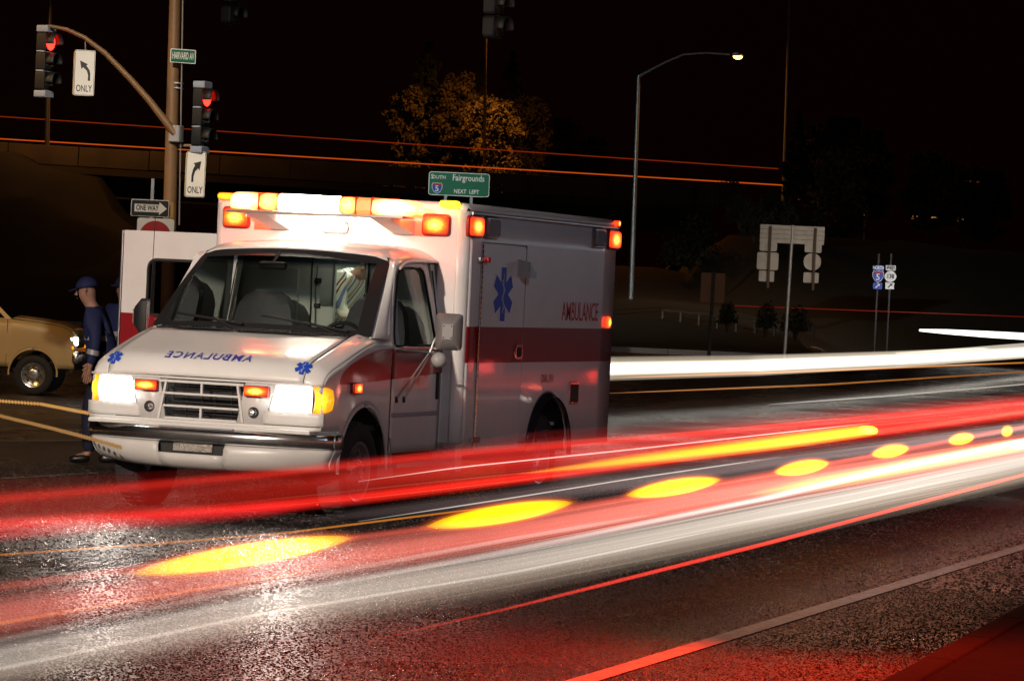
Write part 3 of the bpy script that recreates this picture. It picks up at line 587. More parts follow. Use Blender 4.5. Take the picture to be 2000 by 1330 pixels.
for yc, mt in ((-1.01, AMBER), (.99, emis('amber_marker', (1, .62, .01), 5))): MB().rbox((BXF+.03, yc, BH-.012), (.08, .155, .055), .024, ax=0).build('roof_marker_lamp', mt, P, 40)
# --- light bar: swept ends, three lit sections, on two brackets
def barx(y): return -1.0-.10*abs(y/.8)**3
def bar(name, y0, y1, m_, h=.135, d=.26, z=2.445, tap=0):
    b = MB(); N = 8; V = []
    for i in range(N+1):
        yy = lerp(y0, y1, i/N); k = 1
        if tap > 0 and yy > y1-.10: k = 1-.45*((yy-(y1-.10))/.10)**2
        if tap < 0 and yy < y0+.10: k = 1-.45*(((y0+.10)-yy)/.10)**2
        zz = z-.012*yy; x = barx(yy)
        for q, r_ in ((-.5, -.5), (.40, -.5), (.5, -.25), (.44, .35), (.30, .5), (-.5, .5)): V.append((x+q*d*k, yy, zz+(r_ if r_ < 0 else r_*k)*h))
    F = [(i*6+j, i*6+(j+1) % 6, (i+1)*6+(j+1) % 6, (i+1)*6+j) for i in range(N) for j in range(6)]+[(5, 4, 3, 2, 1, 0), tuple(range(N*6, N*6+6))]
    return b.add(V, F).build(name, m_, P, 35)
bar('light_bar_lens', -.80, -.48, BARRED, tap=-1); bar('light_bar_lens', -.475, -.30, BARDIM); bar('light_bar_centre', -.29, .235, BARWHITE)
bar('light_bar_lens', .24, .385, BARDIM); bar('light_bar_lens', .392, .515, emis('bar_mid', (1, .10, .02), 5)); bar('light_bar_lens', .522, .85, BARRED, tap=1)
for yy in (.388, .518, -.478): MB().box((barx(yy), yy, 2.445), (.264, .008, .137)).build('light_bar_divider', mat('red_divider', (.25, .02, .015), .3), P)
b = MB(); b.rbox((-1.0, .02, 2.362), (.24, 1.58, .022), .01, ax=2); b.build('light_bar_base', mat('bar_base', (.40, .36, .34), .3, .5), P, 40)
for yc in (-.62, .50):
    b = MB(); b.add([(-.92, yc, 2.35), (BXF+.005, yc, 2.35), (BXF+.005, yc, 2.235), (-.92, yc+.18, 2.35), (BXF+.005, yc+.18, 2.35), (BXF+.005, yc+.18, 2.235)], [(0, 1, 2), (3, 5, 4), (0, 2, 5, 3), (0, 3, 4, 1), (1, 4, 5, 2)]); b.build('light_bar_bracket', PLASTIC, P)
# --- mirrors
for s_ in (1, -1):
    c = Vector((-.72, s_*(1.31 if s_ > 0 else 1.40), 1.47)); tl = Matrix.Rotation(.25 if s_ > 0 else -1.25, 3, 'Z')
    V = []; 
    for xx, k in ((-.045, 1.0), (0, 1.0), (.055, .55), (.065, .38)):
        for qx, qz, a0 in ((1, 1, 0), (-1, 1, 90), (-1, -1, 180), (1, -1, 270)):
            for i in range(4):
                a = math.radians(a0+30*i); V.append(c+tl @ Vector((xx, (qx*.075+.03*cos(a))*k, (qz*.115+.03*sin(a))*k)))
    F = [(j*16+i, j*16+(i+1) % 16, (j+1)*16+(i+1) % 16, (j+1)*16+i) for j in range(3) for i in range(16)]+[tuple(range(16))[::-1], tuple(range(48, 64))]
    b = MB(); b.add(V, F); b.build('mirror_housing', mat('mirror_plastic', (.20, .19, .19), .4, noise=.1) if s_ > 0 else BLACK, P, 50)
    MB().rbox(c+tl @ Vector((.068, 0, 0)), (.006, .085, .12), .01, ax=0, rot=tl).build('mirror_badge_plate', mat('mirror_plate', (.30, .29, .28), .4), P)
    b = MB()
    for q in (-.03, .03):
        for r_ in (-.045, .045): b.lathe([(0, .006), (.005, .005), (.006, 0)], c+tl @ Vector((.070, q, r_)), 'x', 8)
    b.build('mirror_screw', BLACK, P)
    MB().box(c+tl @ Vector((-.048, 0, 0)), (.006, .18, .25), tl).build('mirror_glass', CHROME, P)
    b = MB(); b.lathe([(-.03, .06), (0, .062), (.03, .045), (.05, .02), (.052, 0)], (-.70, s_*1.24, 1.245), 'x', 20); b.build('convex_mirror', mat('mirror_plastic2', (.42, .41, .40), .35), P, 50)
    b = MB(); j = Vector((-.68, s_*1.17, 1.30))
    b.tube([(-.45, s_*1.0, 1.31), j, (-.70, s_*1.24, 1.24)], .010, 7); b.tube([j, (-.70, s_*1.20, 1.40), (-.71, s_*1.22, 1.44), (-.72, s_*1.28, 1.45)], .010, 7)
    b.tube([j, (-.47, s_*1.0, .93)], .009, 7); b.tube([j+Vector((-.04, 0, 0)), (-.62, s_*1.0, .93)], .008, 7); b.build('mirror_arm', ALU, P, 50)
    for xx in (-.47, -.62): MB().rbox((xx, s_*.995, .92), (.035, .015, .05), .01, ax=1).build('mirror_foot', BLACK, P)
MB().tube([(-.05, -.99, 1.30), (-.10, -1.0, 2.3)], .003, 5).build('radio_antenna', BLACK, P)
# --- open side door
ox = -1.9; od = [(-2.21, -1.36, 1.02, 2.185)]
b = MB(); wy0, wy1, wz0, wz1 = -1.96, -1.46, 1.47, 1.94
def rr(y0, y1, z0, z1, r, n=5):
    L = []
    for cy, cz_, a0 in ((y1-r, z1-r, 0), (y0+r, z1-r, 90), (y0+r, z0+r, 180), (y1-r, z0+r, 270)):
        for i in range(n): a = math.radians(a0+90*i/(n-1)); L.append((cy+r*cos(a), cz_+r*sin(a)))
    return L
o_ = rr(-2.205, -1.15, .62, 2.185, .005); i_ = rr(wy0, wy1, wz0, wz1, .07); n = len(o_); V = [Vector((ox, a, c)) for a, c in o_]+[Vector((ox, a, c)) for a, c in i_]
b.add(V, [(i, (i+1) % n, n+(i+1) % n, n+i) for i in range(n)]); PD = b.build('patient_door', WDOOR, P, thick=.045)
MB().tube([Vector((ox+.024, a, c)) for a, c in i_+[i_[0]]], .014, 6, False).build('patient_door_seal', BLACK, PD, 40)
MB().poly([Vector((ox, a, c)) for a, c in i_]).build('patient_door_window', glass_mat('dark_tinted_glass', (.10, .08, .08)), PD)
MB().rbox((ox+.002, -2.217, 1.4), (.065, .016, 1.57), .004, ax=2).build('patient_door_edge', ALU, PD)
# --- inside: bulkhead, lit module, seats, dash, wheel
for y0, y1, z0, z1 in ((-1.05, -.04, .65, 2.2), (.235, 1.05, .65, 2.2), (-.04, .235, 2.06, 2.2)):
    b = MB(); b.grid(lambda y, z: Vector((-1.53, y, z)), [y0, y1], [z0, z1]); b.build('bulkhead', INTW, P, thick=.02)
for yy in (-.052, .245): MB().box((-1.51, yy, 1.4), (.02, .018, 1.32)).build('doorway_trim', ALU, P)
b = MB(); b.tube([(-1.505, -.25, 1.0), (-1.505, -.25, 2.1)], .005, 5); b.tube([(-1.50, -.20, 1.45), (-1.50, -.21, 1.7), (-1.50, -.20, 1.95)], .004, 5); b.build('bulkhead_cable', BLACK, P)
for z in (1.62, 1.83): MB().rbox((-1.50, -.19, z), (.03, .05, .035), .006, ax=0).build('bulkhead_clip', BLACK, P)
for z0 in (1.9,): MB().rbox((-1.505, -.62, 1.62), (.02, .5, .6), .02, ax=0).build('bulkhead_panel', mat('panel_grey', (.40, .41, .38), .5), P)
for nm, c, d in (('inner_wall', (-3.3, .62, 1.5), (3.5, .03, 1.8)), ('inner_wall', (-3.3, -.75, 1.5), (3.5, .03, 1.8)), ('inner_ceiling', (-3.3, 0, 2.42), (3.6, 2.0, .02)), ('inner_rear', (-3.2, 0, 1.5), (.03, 1.5, 1.8)), ('inner_floor', (-3.3, 0, .66), (3.6, 2.1, .03))):
    MB().box(c, d).build(nm, INTW, P)
MB().rbox((-2.1, .1, 2.40), (.9, .3, .02), .02, ax=2).build('ceiling_light', emis('interior_lamp', (.92, 1, .88), 14), P)
MB().rbox((-1.2, 0, 2.055), (.10, .22, .02), .01, ax=2).build('dome_light', emis('dome_lamp', (1, .95, .82), 8), P)
MB().grid(lambda x, u: roofp(x, u)-Vector((0, 0, .035)), [-.62, -.9, -1.43], lin(-.95, .95, 9)).build('headliner', mat('headliner', (.12, .11, .11), .9), P)
for yc in (-.50, .50):
    b = MB(); V = []; prof = [(1.02, .27, .0), (1.25, .28, -.03), (1.45, .27, -.06), (1.60, .235, -.08), (1.68, .18, -.09), (1.72, .10, -.095)]
    for z, hw, dx in prof:
        for q, s2 in ((.06, -1), (.10, -.6), (.11, 0), (.10, .6), (.06, 1), (-.06, 1), (-.08, 0), (-.06, -1)): V.append((-1.10+dx+q*.8, yc+hw*s2, z))
    F = [(j*8+i, j*8+(i+1) % 8, (j+1)*8+(i+1) % 8, (j+1)*8+i) for j in range(5) for i in range(8)]+[tuple(range(8))[::-1], tuple(range(40, 48))]
    b.add(V, F); b.build('seat_back', SEATM, P, 60); MB().rbox((-.85, yc, .98), (.52, .54, .16), .06, ax=2).build('seat_cushion', SEATM, P, 60)
b = MB(); b.grid(lambda x, y: Vector((x-.10*(y/.9)**2, y, 1.40-.9*max(0, (-.12-x))-.02*(1 if abs(y) > .8 else 0)+.03*math.exp(-((y-.5)/.25)**2)*(1 if x < 0 else 0))), [.18, .05, -.05, -.15, -.30, -.42], lin(-.88, .88, 25)); b.build('dashboard', DARKIN, P, 60, thick=.02)
MB().box((-.3, 0, .9), (.04, 1.8, .9)).build('firewall', DARKIN, P); MB().box((-.75, 0, .70), (1.4, 1.85, .04)).build('cab_floor', DARKIN, P)
b = MB(); rot = Matrix.Rotation(math.radians(-28), 3, 'Y'); c = Vector((-.42, .50, 1.33))
b.tube([c+rot @ Vector((0, .195*cos(a), .195*sin(a))) for a in lin(0, 2*pi, 30)], .015, 8, False)
for a in (.2, pi-.2, -pi/2): b.tube([c, c+rot @ Vector((0, .195*cos(a), .195*sin(a)))], .016, 6)
b.build('steering_wheel', BLACK, P, 60)
MB().rbox((-.42, -.10, 1.93), (.035, .24, .065), .03, ax=0).build('rear_view_mirror', BLACK, P, 50); MB().tube([(-.42, -.10, 1.95), (-.50, -.09, 2.04)], .012, 6).build('mirror_stem', BLACK, P)
b = MB(); b.rbox((-.10, -.60, 1.45), (.10, .34, .025), .01, ax=2); b.build('clipboard', GREYP, P)
for s_ in (-1, 1): MB().grid(lambda x, z: Vector((x, s_*.93, z)), [-.37, -1.4], [.7, 1.33]).build('door_trim', DARKIN, P)

# ================================================================== PEOPLE
def skin_body(name, J, E, m_, parent, sub=2):
    me = bpy.data.meshes.new(name); keys = list(J); me.from_pydata([J[k][0] for k in keys], [(keys.index(a), keys.index(b_)) for a, b_ in E], [])
    o = bpy.data.objects.new(name, me); COL.objects.link(o); o.parent = parent; sm_ = o.modifiers.new('skin', 'SKIN')
    for i, k in enumerate(keys):
        r = J[k][1]; me.skin_vertices[0].data[i].radius = r if isinstance(r, tuple) else (r, r)
    me.skin_vertices[0].data[0].use_root = True
    sm_.use_smooth_shade = True; s = o.modifiers.new('sub', 'SUBSURF'); s.levels = sub; s.render_levels = sub; me.materials.append(m_); return o
SKIN = mat('skin', (.42, .22, .15), .5, noise=.08); HAIR = mat('dark_hair', (.03, .02, .015), .7); NAVY = mat('navy_jacket', (.014, .02, .09), .75, noise=.25, nscale=12, bump=.5, bscale=14)
TROU = mat('navy_trousers', (.012, .014, .04), .8, noise=.2, bump=.5, bscale=10); SHOE = mat('black_leather', (.01, .01, .01), .35); REFL = mat('reflective_tape', (.55, .55, .58), .3, .3)
def stripes():
    a = mat('striped_cotton', (.6, .5, .4), .8, bump=.5, bscale=12); t = a.node_tree; tc = t.nodes.new('ShaderNodeTexCoord'); wv = t.nodes.new('ShaderNodeTexWave'); wv.inputs['Scale'].default_value = 3.3; wv.inputs['Distortion'].default_value = .8
    mp = t.nodes.new('ShaderNodeMapping'); mp.inputs['Rotation'].default_value = (math.radians(-62), 0, 0); t.links.new(tc.outputs['Object'], mp.inputs[0]); wv.bands_direction = 'Z'
    t.links.new(mp.outputs[0], wv.inputs[0]); wv.wave_profile = 'SAW'; c = t.nodes.new('ShaderNodeValToRGB'); c.color_ramp.interpolation = 'CONSTANT'
    e = c.color_ramp.elements; e[0].color = (.78, .72, .58, 1); e[1].position = .28; e[1].color = (.20, .25, .42, 1)
    for p_, q in ((.50, (.78, .72, .58, 1)), (.66, (.22, .05, .04, 1)), (.73, (.78, .72, .58, 1)), (.80, (.22, .05, .04, 1)), (.87, (.78, .72, .58, 1))): x = e.new(p_); x.color = q
    t.links.new(wv.outputs[0], c.inputs[0]); t.links.new(c.outputs[0], t.nodes['Principled BSDF'].inputs['Base Color']); return a
def person(loc, rz, label, pose, top=NAVY, legs=TROU, cap=True, group=None, z0=0, sleeves=True, tape=True):
    """local frame: faces +x, feet at z 0"""
    root = empty('person', loc, rz, label, 'person', group); V = Vector
    J = {k: V(v) for k, v in dict(pelvis=(0, 0, .95), waist=(0, 0, 1.08), chest=(0, 0, 1.30), neckb=(0, 0, 1.48), neck=(.01, 0, 1.55), head=(.02, 0, 1.63), crown=(.01, 0, 1.72),
        shl=(0, .18, 1.43), shr=(0, -.18, 1.43), ell=(0, .25, 1.16), elr=(0, -.25, 1.16), wrl=(.06, .26, .92), wrr=(.06, -.26, .92),
        hil=(0, .09, .92), hir=(0, -.09, .92), knl=(.02, .10, .50), knr=(.02, -.10, .50), anl=(-.02, .10, .09), anr=(-.02, -.10, .09), tol=(.16, .12, .03), tor=(.16, -.12, .03)).items()}
    for k, v in pose.items(): J[k] = V(v)
    R = dict(pelvis=(.125, .15), waist=(.105, .13), chest=(.12, .155), neckb=.075, neck=.062, head=.098, crown=.082, shl=.062, shr=.062, ell=.043, elr=.043, wrl=.028, wrr=.028, hil=.085, hir=.085, knl=.058, knr=.058, anl=.040, anr=.040, tol=.035, tor=.035)
    E = [('pelvis', 'waist'), ('waist', 'chest'), ('chest', 'neckb'), ('neckb', 'neck'), ('neck', 'head'), ('head', 'crown'), ('chest', 'shl'), ('shl', 'ell'), ('ell', 'wrl'), ('chest', 'shr'), ('shr', 'elr'), ('elr', 'wrr'), ('pelvis', 'hil'), ('hil', 'knl'), ('knl', 'anl'), ('anl', 'tol'), ('pelvis', 'hir'), ('hir', 'knr'), ('knr', 'anr'), ('anr', 'tor')]
    B = {k: (J[k], R[k]) for k in J}; EE = list(E)
    for s in 'lr':       # hands: palm and five fingers
        wv = J['wr'+s]; d = (wv-J['el'+s]).normalized(); side = d.cross(V((1, 0, .2))).normalized()*(1 if s == 'l' else -1); fwd = side.cross(d).normalized()
        if fwd.x < 0: fwd = -fwd
        pm = wv+d*.075; B['pm'+s] = (pm, (.036, .02)); EE.append(('wr'+s, 'pm'+s))
        for i, (off, ln) in enumerate(((-.03, .065), (-.01, .08), (.01, .085), (.03, .075))):
            a = pm+fwd*off+d*.025; b1 = a+d*ln*.5; c1 = b1+d*ln*.4-side*ln*.3
            for nm, p_, r_ in (('a', a, .011), ('b', b1, .010), ('c', c1, .008)): B[f'f{s}{i}{nm}'] = (p_, r_)
            EE += [('pm'+s, f'f{s}{i}a'), (f'f{s}{i}a', f'f{s}{i}b'), (f'f{s}{i}b', f'f{s}{i}c')]
        a = wv+d*.035+fwd*.035; b1 = a+fwd*.03+d*.03; B[f't{s}a'] = (a, .014); B[f't{s}b'] = (b1, .010); EE += [('wr'+s, f't{s}a'), (f't{s}a', f't{s}b')]
    skin_body('body', B, EE, SKIN, root)
    tk = ['pelvis', 'waist', 'chest', 'neckb', 'shl', 'shr', 'ell', 'elr', 'wrl', 'wrr']; T = {k: (J[k], tuple(q*1.16+.012 for q in R[k]) if isinstance(R[k], tuple) else R[k]*1.16+.012) for k in tk}
    skin_body('jacket' if top is NAVY else 'shirt', T, [e for e in E if e[0] in tk and e[1] in tk], top, root)
    tk = ['pelvis', 'hil', 'hir', 'knl', 'knr', 'anl', 'anr']; T = {k: (J[k], tuple(q*1.05+.01 for q in R[k]) if isinstance(R[k], tuple) else R[k]*1.12+.014) for k in tk}
    skin_body('trousers', T, [e for e in E if e[0] in tk and e[1] in tk], legs, root)
    for s in 'lr': skin_body('shoe', {'a': (J['an'+s]+V((-.02, 0, -.03)), .05), 'b': (J['to'+s]+V((-.04, 0, .01)), .045), 'c': (J['to'+s]+V((.02, 0, .005)), .035)}, [('a', 'b'), ('b', 'c')], SHOE, root, 1)
    hd = (J['crown']-J['neck']).normalized(); hc = J['head']+hd*.03; f = V((1, 0, 0)); f = (f-hd*f.dot(hd)).normalized(); sd = hd.cross(f)
    b = MB(); b.add([hc+f*.085+hd*.015, hc+f*.118-hd*.025, hc+f*.088-hd*.035+sd*.014, hc+f*.088-hd*.035-sd*.014], [(0, 1, 2), (0, 3, 1), (1, 3, 2)]); b.build('nose', SKIN, root)
    for q in (-1, 1):
        MB().lathe([(0, .012), (.004, .009), (.006, 0)], hc+f*.088+hd*.01+sd*.032*q, 'x', 8).build('eye', mat('eye', (.5, .5, .5), .2), root)
        MB().tube([hc+sd*q*.088+hd*.02, hc+sd*q*.10-f*.01, hc+sd*q*.088-hd*.035], .014, 6).build('ear', SKIN, root)
    MB().tube([hc+f*.092-hd*.06-sd*.022, hc+f*.096-hd*.058, hc+f*.092-hd*.06+sd*.022], .005, 5).build('mouth', mat('lips', (.30, .10, .08), .5), root)
    b = MB(); N = 12
    for j in range(5):
        for k in range(N):
            a = 2*pi*k/N; el = j/4*pi/2; r_ = .108; b.v.append(tuple(hc-f*.012+hd*.03+(f*cos(a)+sd*sin(a))*r_*cos(el)+hd*r_*.95*sin(el)))
    b.f += [(j*N+k, j*N+(k+1) % N, (j+1)*N+(k+1) % N, (j+1)*N+k) for j in range(4) for k in range(N)]; b.build('cap' if cap else 'hair', NAVY if cap else HAIR, root, 60, thick=.006)
    if cap: MB().grid(lambda u, v: hc+hd*(.03-.01*v)+f*(.085+.085*v*(1-.5*u*u))+sd*u*.085, lin(-1, 1, 7), [0, .5, 1]).build('cap_peak', NAVY, root, thick=.006)
    if tape:
        for s in 'lr': MB().tube([J['ell'].lerp(J['wrl'], .35) if s == 'l' else J['elr'].lerp(J['wrr'], .35), J['ell'].lerp(J['wrl'], .55) if s == 'l' else J['elr'].lerp(J['wrr'], .55)], .062, 12).build('reflective_band', REFL, root, 40)
        c = J['waist'].lerp(J['chest'], .5); b = MB(); b.tube([c-V((0, 0, .025)), c+V((0, 0, .025))], [(.178, .152)]*2, 20); b.build('reflective_band', REFL, root, 40)
    return root
# standing crew between the pickup and the ambulance (about 30 m from the viewer)
gp = onz(196, 905, 0)
person(gp, TH+pi, 'person in navy jacket and cap leaning towards the pickup truck', dict(waist=(.03, 0, 1.08), chest=(.08, 0, 1.30), neckb=(.14, 0, 1.46), neck=(.17, 0, 1.52), head=(.20, 0, 1.60), crown=(.20, 0, 1.69), shl=(.10, .18, 1.41), shr=(.10, -.18, 1.41), ell=(.06, .27, 1.16), wrl=(.10, .27, .93), elr=(.08, -.27, 1.16), wrr=(.16, -.26, .94), knl=(.12, .10, .50), anl=(.10, .10, .09), tol=(.27, .12, .03), knr=(-.02, -.10, .50), anr=(-.14, -.10, .09), tor=(.02, -.12, .03)), group='crew standing beside the ambulance')
gp = onz(232, 880, 0)
person(gp, TH-pi/2-.5, 'person in dark blue half hidden behind the open ambulance door', dict(ell=(.05, .28, 1.17), wrl=(.25, .18, 1.10)), group='crew standing beside the ambulance')
# patient attendant in the lit module
STR = stripes()
pp = onx(676, 560, -1.92)
person((pp.x, pp.y, .675), pi/2-.25, 'person in a striped shirt bending over inside the lit ambulance', dict(pelvis=(-.20, 0, .80), waist=(-.14, 0, .92), chest=(.0, 0, 1.10), neckb=(.10, 0, 1.22), neck=(.15, 0, 1.24), head=(.22, 0, 1.25), crown=(.29, 0, 1.29), shl=(.05, .19, 1.17), shr=(.05, -.19, 1.17), ell=(.12, .22, .90), elr=(.14, -.24, .90), wrl=(.34, .20, .84), wrr=(.36, -.22, .84), hil=(-.2, .09, .78), hir=(-.2, -.09, .78), knl=(-.08, .10, .44), knr=(-.08, -.10, .44), anl=(-.14, .1, .09), anr=(-.14, -.1, .09), tol=(.02, .12, .03), tor=(.02, -.12, .03)), top=STR, cap=False, tape=False)

# ================================================================== PICKUP TRUCK (faces right, side on)
def truck():
    g0 = at(62, 771, 66.0); r = empty('pickup_truck', (g0.x, g0.y, g0.z), TH, 'tan pickup truck with headlight on at the left edge beside the ambulance', 'pickup truck')
    TP = mat('tan_paint', (.55, .40, .19), .3, coat=.7, noise=.05, nscale=3)
    def zl(x):
        for xc in (0, -3.6):
            if abs(x-xc) < .49: return .44+math.sqrt(max(0, .49**2-(x-xc)**2))
        return .56
    TOPS = [(.83, 1.16), (.80, 1.27), (.72, 1.36), (.5, 1.43), (.1, 1.48), (-.45, 1.53), (-.5, 1.53), (-2.6, 1.53), (-2.62, 1.50), (-5.0, 1.50)]
    X = sorted([.49*cos(a) for a in lin(0, pi, 17)]+[-3.6+.49*cos(a) for a in lin(0, pi, 17)]+[.83, .80, .72, .62, -.55, -.8, -1.2, -1.6, -2.1, -2.6, -2.9, -4.2, -4.6, -5.0], reverse=True)
    for s_ in (-1, 1):
        yy = lambda x, v: s_*(1.0-.10*max(0, (x-.3)/.5)**2-.05*max(0, v-.75)/.25+.02*sin(pi*v))
        b = MB(); b.grid(lambda x, v: Vector((x, yy(x, v)+1.0, lerp(zl(x), interp(x, TOPS), v))), X, lin(0, 1, 9)); b.build('body_side', TP, r, 50, thick=.01)
        b = MB(); b.tube([(.50*cos(a), s_*1.01+1.0, .44+.50*sin(a)) for a in lin(-.1, pi+.1, 22)], .022, 7); b.build('wheel_arch', TP, r, 50)
        b = MB(); b.lathe([(0, .48), (-.3*s_, .48)], (0, s_*.97+1, .44), 'y', 18, 0, pi); b.lathe([(0, .48), (-.3*s_, .48)], (-3.6, s_*.97+1, .44), 'y', 18, 0, pi); b.build('wheel_well', BLACK, r)
        for xc in (0, -3.6): wheel((xc, s_*.84+1, .405), s_, .405, .25, r, mat('truck_rim', (.60, .58, .55), .25, .9))
        b = MB(); b.rbox((.79, s_*.74+1, 1.13), (.13, .34, .17), .04, ax=0); b.build('headlight', emis('truck_headlight', (.85, .97, 1), 7) if s_ < 0 else mat('clear_lens', (.4, .4, .4), .1), r, 40)
        b = MB(); b.rbox((.69, s_*.905+1, 1.13), (.16, .05, .15), .03, ax=1); b.build('headlight_side', emis('truck_headlight', (.85, .97, 1), 7) if s_ < 0 else M['clear_lens'], r, 40)
        b = MB(); b.rbox((.66, s_*.91+1, 1.0), (.30, .05, .07), .015, ax=1); b.build('turn_lamp', AMBER, r, 40)
        Wn = [(-.62, 1.55), (-1.12, 2.0), (-1.85, 2.02), (-1.9, 1.55)]; b = MB(); b.poly([(x, s_*(.98-(z-1.5)*.3)+1, z) for x, z in Wn]); b.build('cab_window', mat('dark_glass', (.01, .01, .012), .08), r)
        b = MB(); Wo = [(-.48, 1.53), (-1.08, 2.07), (-2.0, 2.08), (-2.05, 1.53)]; V = [(x, s_*(.97-(z-1.5)*.3)+1, z) for x, z in Wo+Wn]; b.add(V, [(0, 1, 5, 4), (1, 2, 6, 5), (2, 3, 7, 6), (3, 0, 4, 7)]); b.build('cab_frame', TP, r, thick=.01)
    MB().grid(lambda x, y: Vector((x, 1+y*(1-.1*max(0, (x-.3)/.5)**2), interp(x, TOPS)+.02+.05*(1-y*y))), [.83, .80, .72, .5, .1, -.2, -.45], lin(-.95, .95, 11)).build('hood', TP, r, 60, thick=.01)
    MB().grid(lambda x, y: Vector((x, 1+y, 2.08+.02*(1-y*y))), [-1.08, -1.5, -2.0], lin(-.80, .80, 7)).build('cab_roof', TP, r, 60, thick=.01)
    MB().add([(-.48, .04, 1.55), (-1.08, .2, 2.07), (-1.08, 1.8, 2.07), (-.48, 1.96, 1.55)], [(0, 1, 2, 3)]).build('windscreen', mat('dark_glass', ()), r)
    MB().add([(-2.02, .04, 1.5), (-2.0, .2, 2.07), (-2.0, 1.8, 2.07), (-2.02, 1.96, 1.5)], [(0, 1, 2, 3)]).build('rear_window', M['dark_glass'], r)
    MB().rbox((.86, 1, .80), (.16, 1.96, .24), .06, ax=1).build('bumper', CHROME, r, 50); MB().rbox((.80, 1, 1.12), (.06, 1.15, .28), .04, ax=0).build('grille', mat('truck_grille', (.25, .24, .22), .3, .7), r, 50)
    MB().box((.72, 1, .62), (.2, 1.8, .18)).build('lower_valance', BLACK, r); MB().box((-2.2, 1, .6), (5.0, .9, .16)).build('chassis', BLACK, r); MB().box((-3.8, 1, 1.1), (2.3, 1.8, .06)).build('cargo_bed', BLACK, r)
    MB().rbox((-.47, -.003, 1.235), (.20, .012, .055), .012, ax=1).build('fender_badge', BLACK, r)
    put_text('badge_lettering', 'F-250', .05, lambda u, v: Vector((-.47+u, -.0112, 1.235+v)), ALU, r, bold=.001)
    MB().box((-.56, 1-1.017, 1.05), (.008, .006, .95)).build('door_seam', BLACK, r); MB().rbox((-1.75, -.03, 1.38), (.2, .03, .04), .01, ax=1).build('door_handle', BLACK, r)
    return r
truck()

# ================================================================== SIGNAL MAST, SIGNALS, SIGNS
SG = 'traffic signals on the left mast'
def facing_root(name, p, label, cat, group=None, rot=0): return empty(name, p, TH+rot, label, cat, group)
SW = mat('sign_white', (.78, .75, .68), .45, noise=.05, nscale=8); SB = mat('sign_black', (.012, .012, .014), .5); SGR = mat('sign_green', (.01, .13, .075), .45, noise=.1); SRED = mat('sign_red', (.42, .012, .012), .45)
SBL = mat('sign_blue', (.02, .07, .42), .45); SBACK = mat('sign_back_aluminium', (.50, .49, .46), .4, .5, noise=.3, nscale=5)
def plate(nm, w_, h_, m_, parent, y=0, r=.03, th=.006, cx=0, cz=0): return MB().rbox((cx, y, cz), (w_, th, h_), r, ax=1, inset=.001).build(nm, m_, parent)
def flat(nm, pts, m_, parent, y): return MB().poly([(a, y, c) for a, c in pts]).build(nm, m_, parent)
D = 58.0; k58 = D/FPX
mastb = at(330, 480, D); mtop = at(352, -400, D); mk = at(339, 265, D)
dirm = (mtop-mastb).normalized(); mbase = mastb+dirm*((gh(-6, 58)-mastb.z)/dirm.z)
mast = empty('signal_mast', mbase, 0, 'tall brown steel signal mast with curved arm left of the ambulance', 'signal mast'); IM = Matrix.Translation(-mbase)
def rel(p): return p-mbase
b = MB(); b.tube([rel(mbase), rel(mbase+dirm*4), rel(mbase+dirm*7), rel(mtop)], [.135, .12, .105, .09], 20); b.build('pole', STEEL, mast, 60)
arm = [(342, 262), (325, 240), (290, 195), (250, 150), (205, 104), (165, 74), (130, 58), (98, 52)]
b = MB(); b.tube([rel(at(x, y, D-.15)) for x, y in arm], [.075, .07, .062, .055, .048, .042, .038, .034], 12); b.build('mast_arm', STEEL, mast, 60)
b = MB(); b.tube([rel(at(357, 0, D-.12)), rel(at(350, 440, D-.12))], .014, 6); b.build('conduit', GALV, mast, 60)
for yy in (163, 173, 275): b = MB(); p = rel(at(346, yy, D)); b.tube([p-Vector((0, 0, .012)), p+Vector((0, 0, .012))], .125, 16); b.build('band_clamp', GALV, mast, 40)
b = MB(); p = rel(at(344, 262, D-.1)); b.rbox(p, (.22, .22, .30), .04, ax=2); b.build('arm_bracket', GREYP, mast, 40)
b = MB(); b.tube([rel(at(345, 285, D)), rel(at(392, 285, D))], .03, 8); b.build('side_bracket', STEEL, mast, 40)
b = MB(); q = mtop-R2*1.5+F2*(-9); q.z = mtop.z-.3
b.tube([rel(mtop), rel(mtop+Vector((0, 0, .4))-F2*.8), rel(q+Vector((0, 0, .15)))], .05, 8); b.build('lamp_arm', GALV, mast, 40)
def luminaire(parent, p, power, col, es, size=.25, spread=150, tilt=(0, 0, 0), aim=None):
    if aim is not None: tilt = (Vector(aim)-(parent.location+p)).to_track_quat('-Z', 'Y').to_euler()
    b = MB(); b.rbox(p+Vector((0, 0, .07)), (.62, .30, .12), .08, ax=2); h = b.build('lamp_head', GREYP, parent, 50)
    b = MB(); b.lathe([(0, .20), (-.07, .17), (-.12, .09), (-.13, 0)], p, 'z', 16); l = b.build('lamp_lens', emis('lens_%d' % len(M), col, es), parent, 50)
    area('lamp_light', p-Vector((0, 0, .15)), size, power, col, parent, tilt, spread); return h
luminaire(mast, rel(q), 190, (1, .86, .70), 20, aim=at(280, 330, 58), spread=62)  # added lamp on the mast above the view, lights the signs
SIGH = mat('signal_housing', (.006, .006, .006), .6); SCAP = mat('signal_cap', (.30, .33, .40), .5); REDLENS = emis('red_signal_lens', (1, .015, .008), 9)
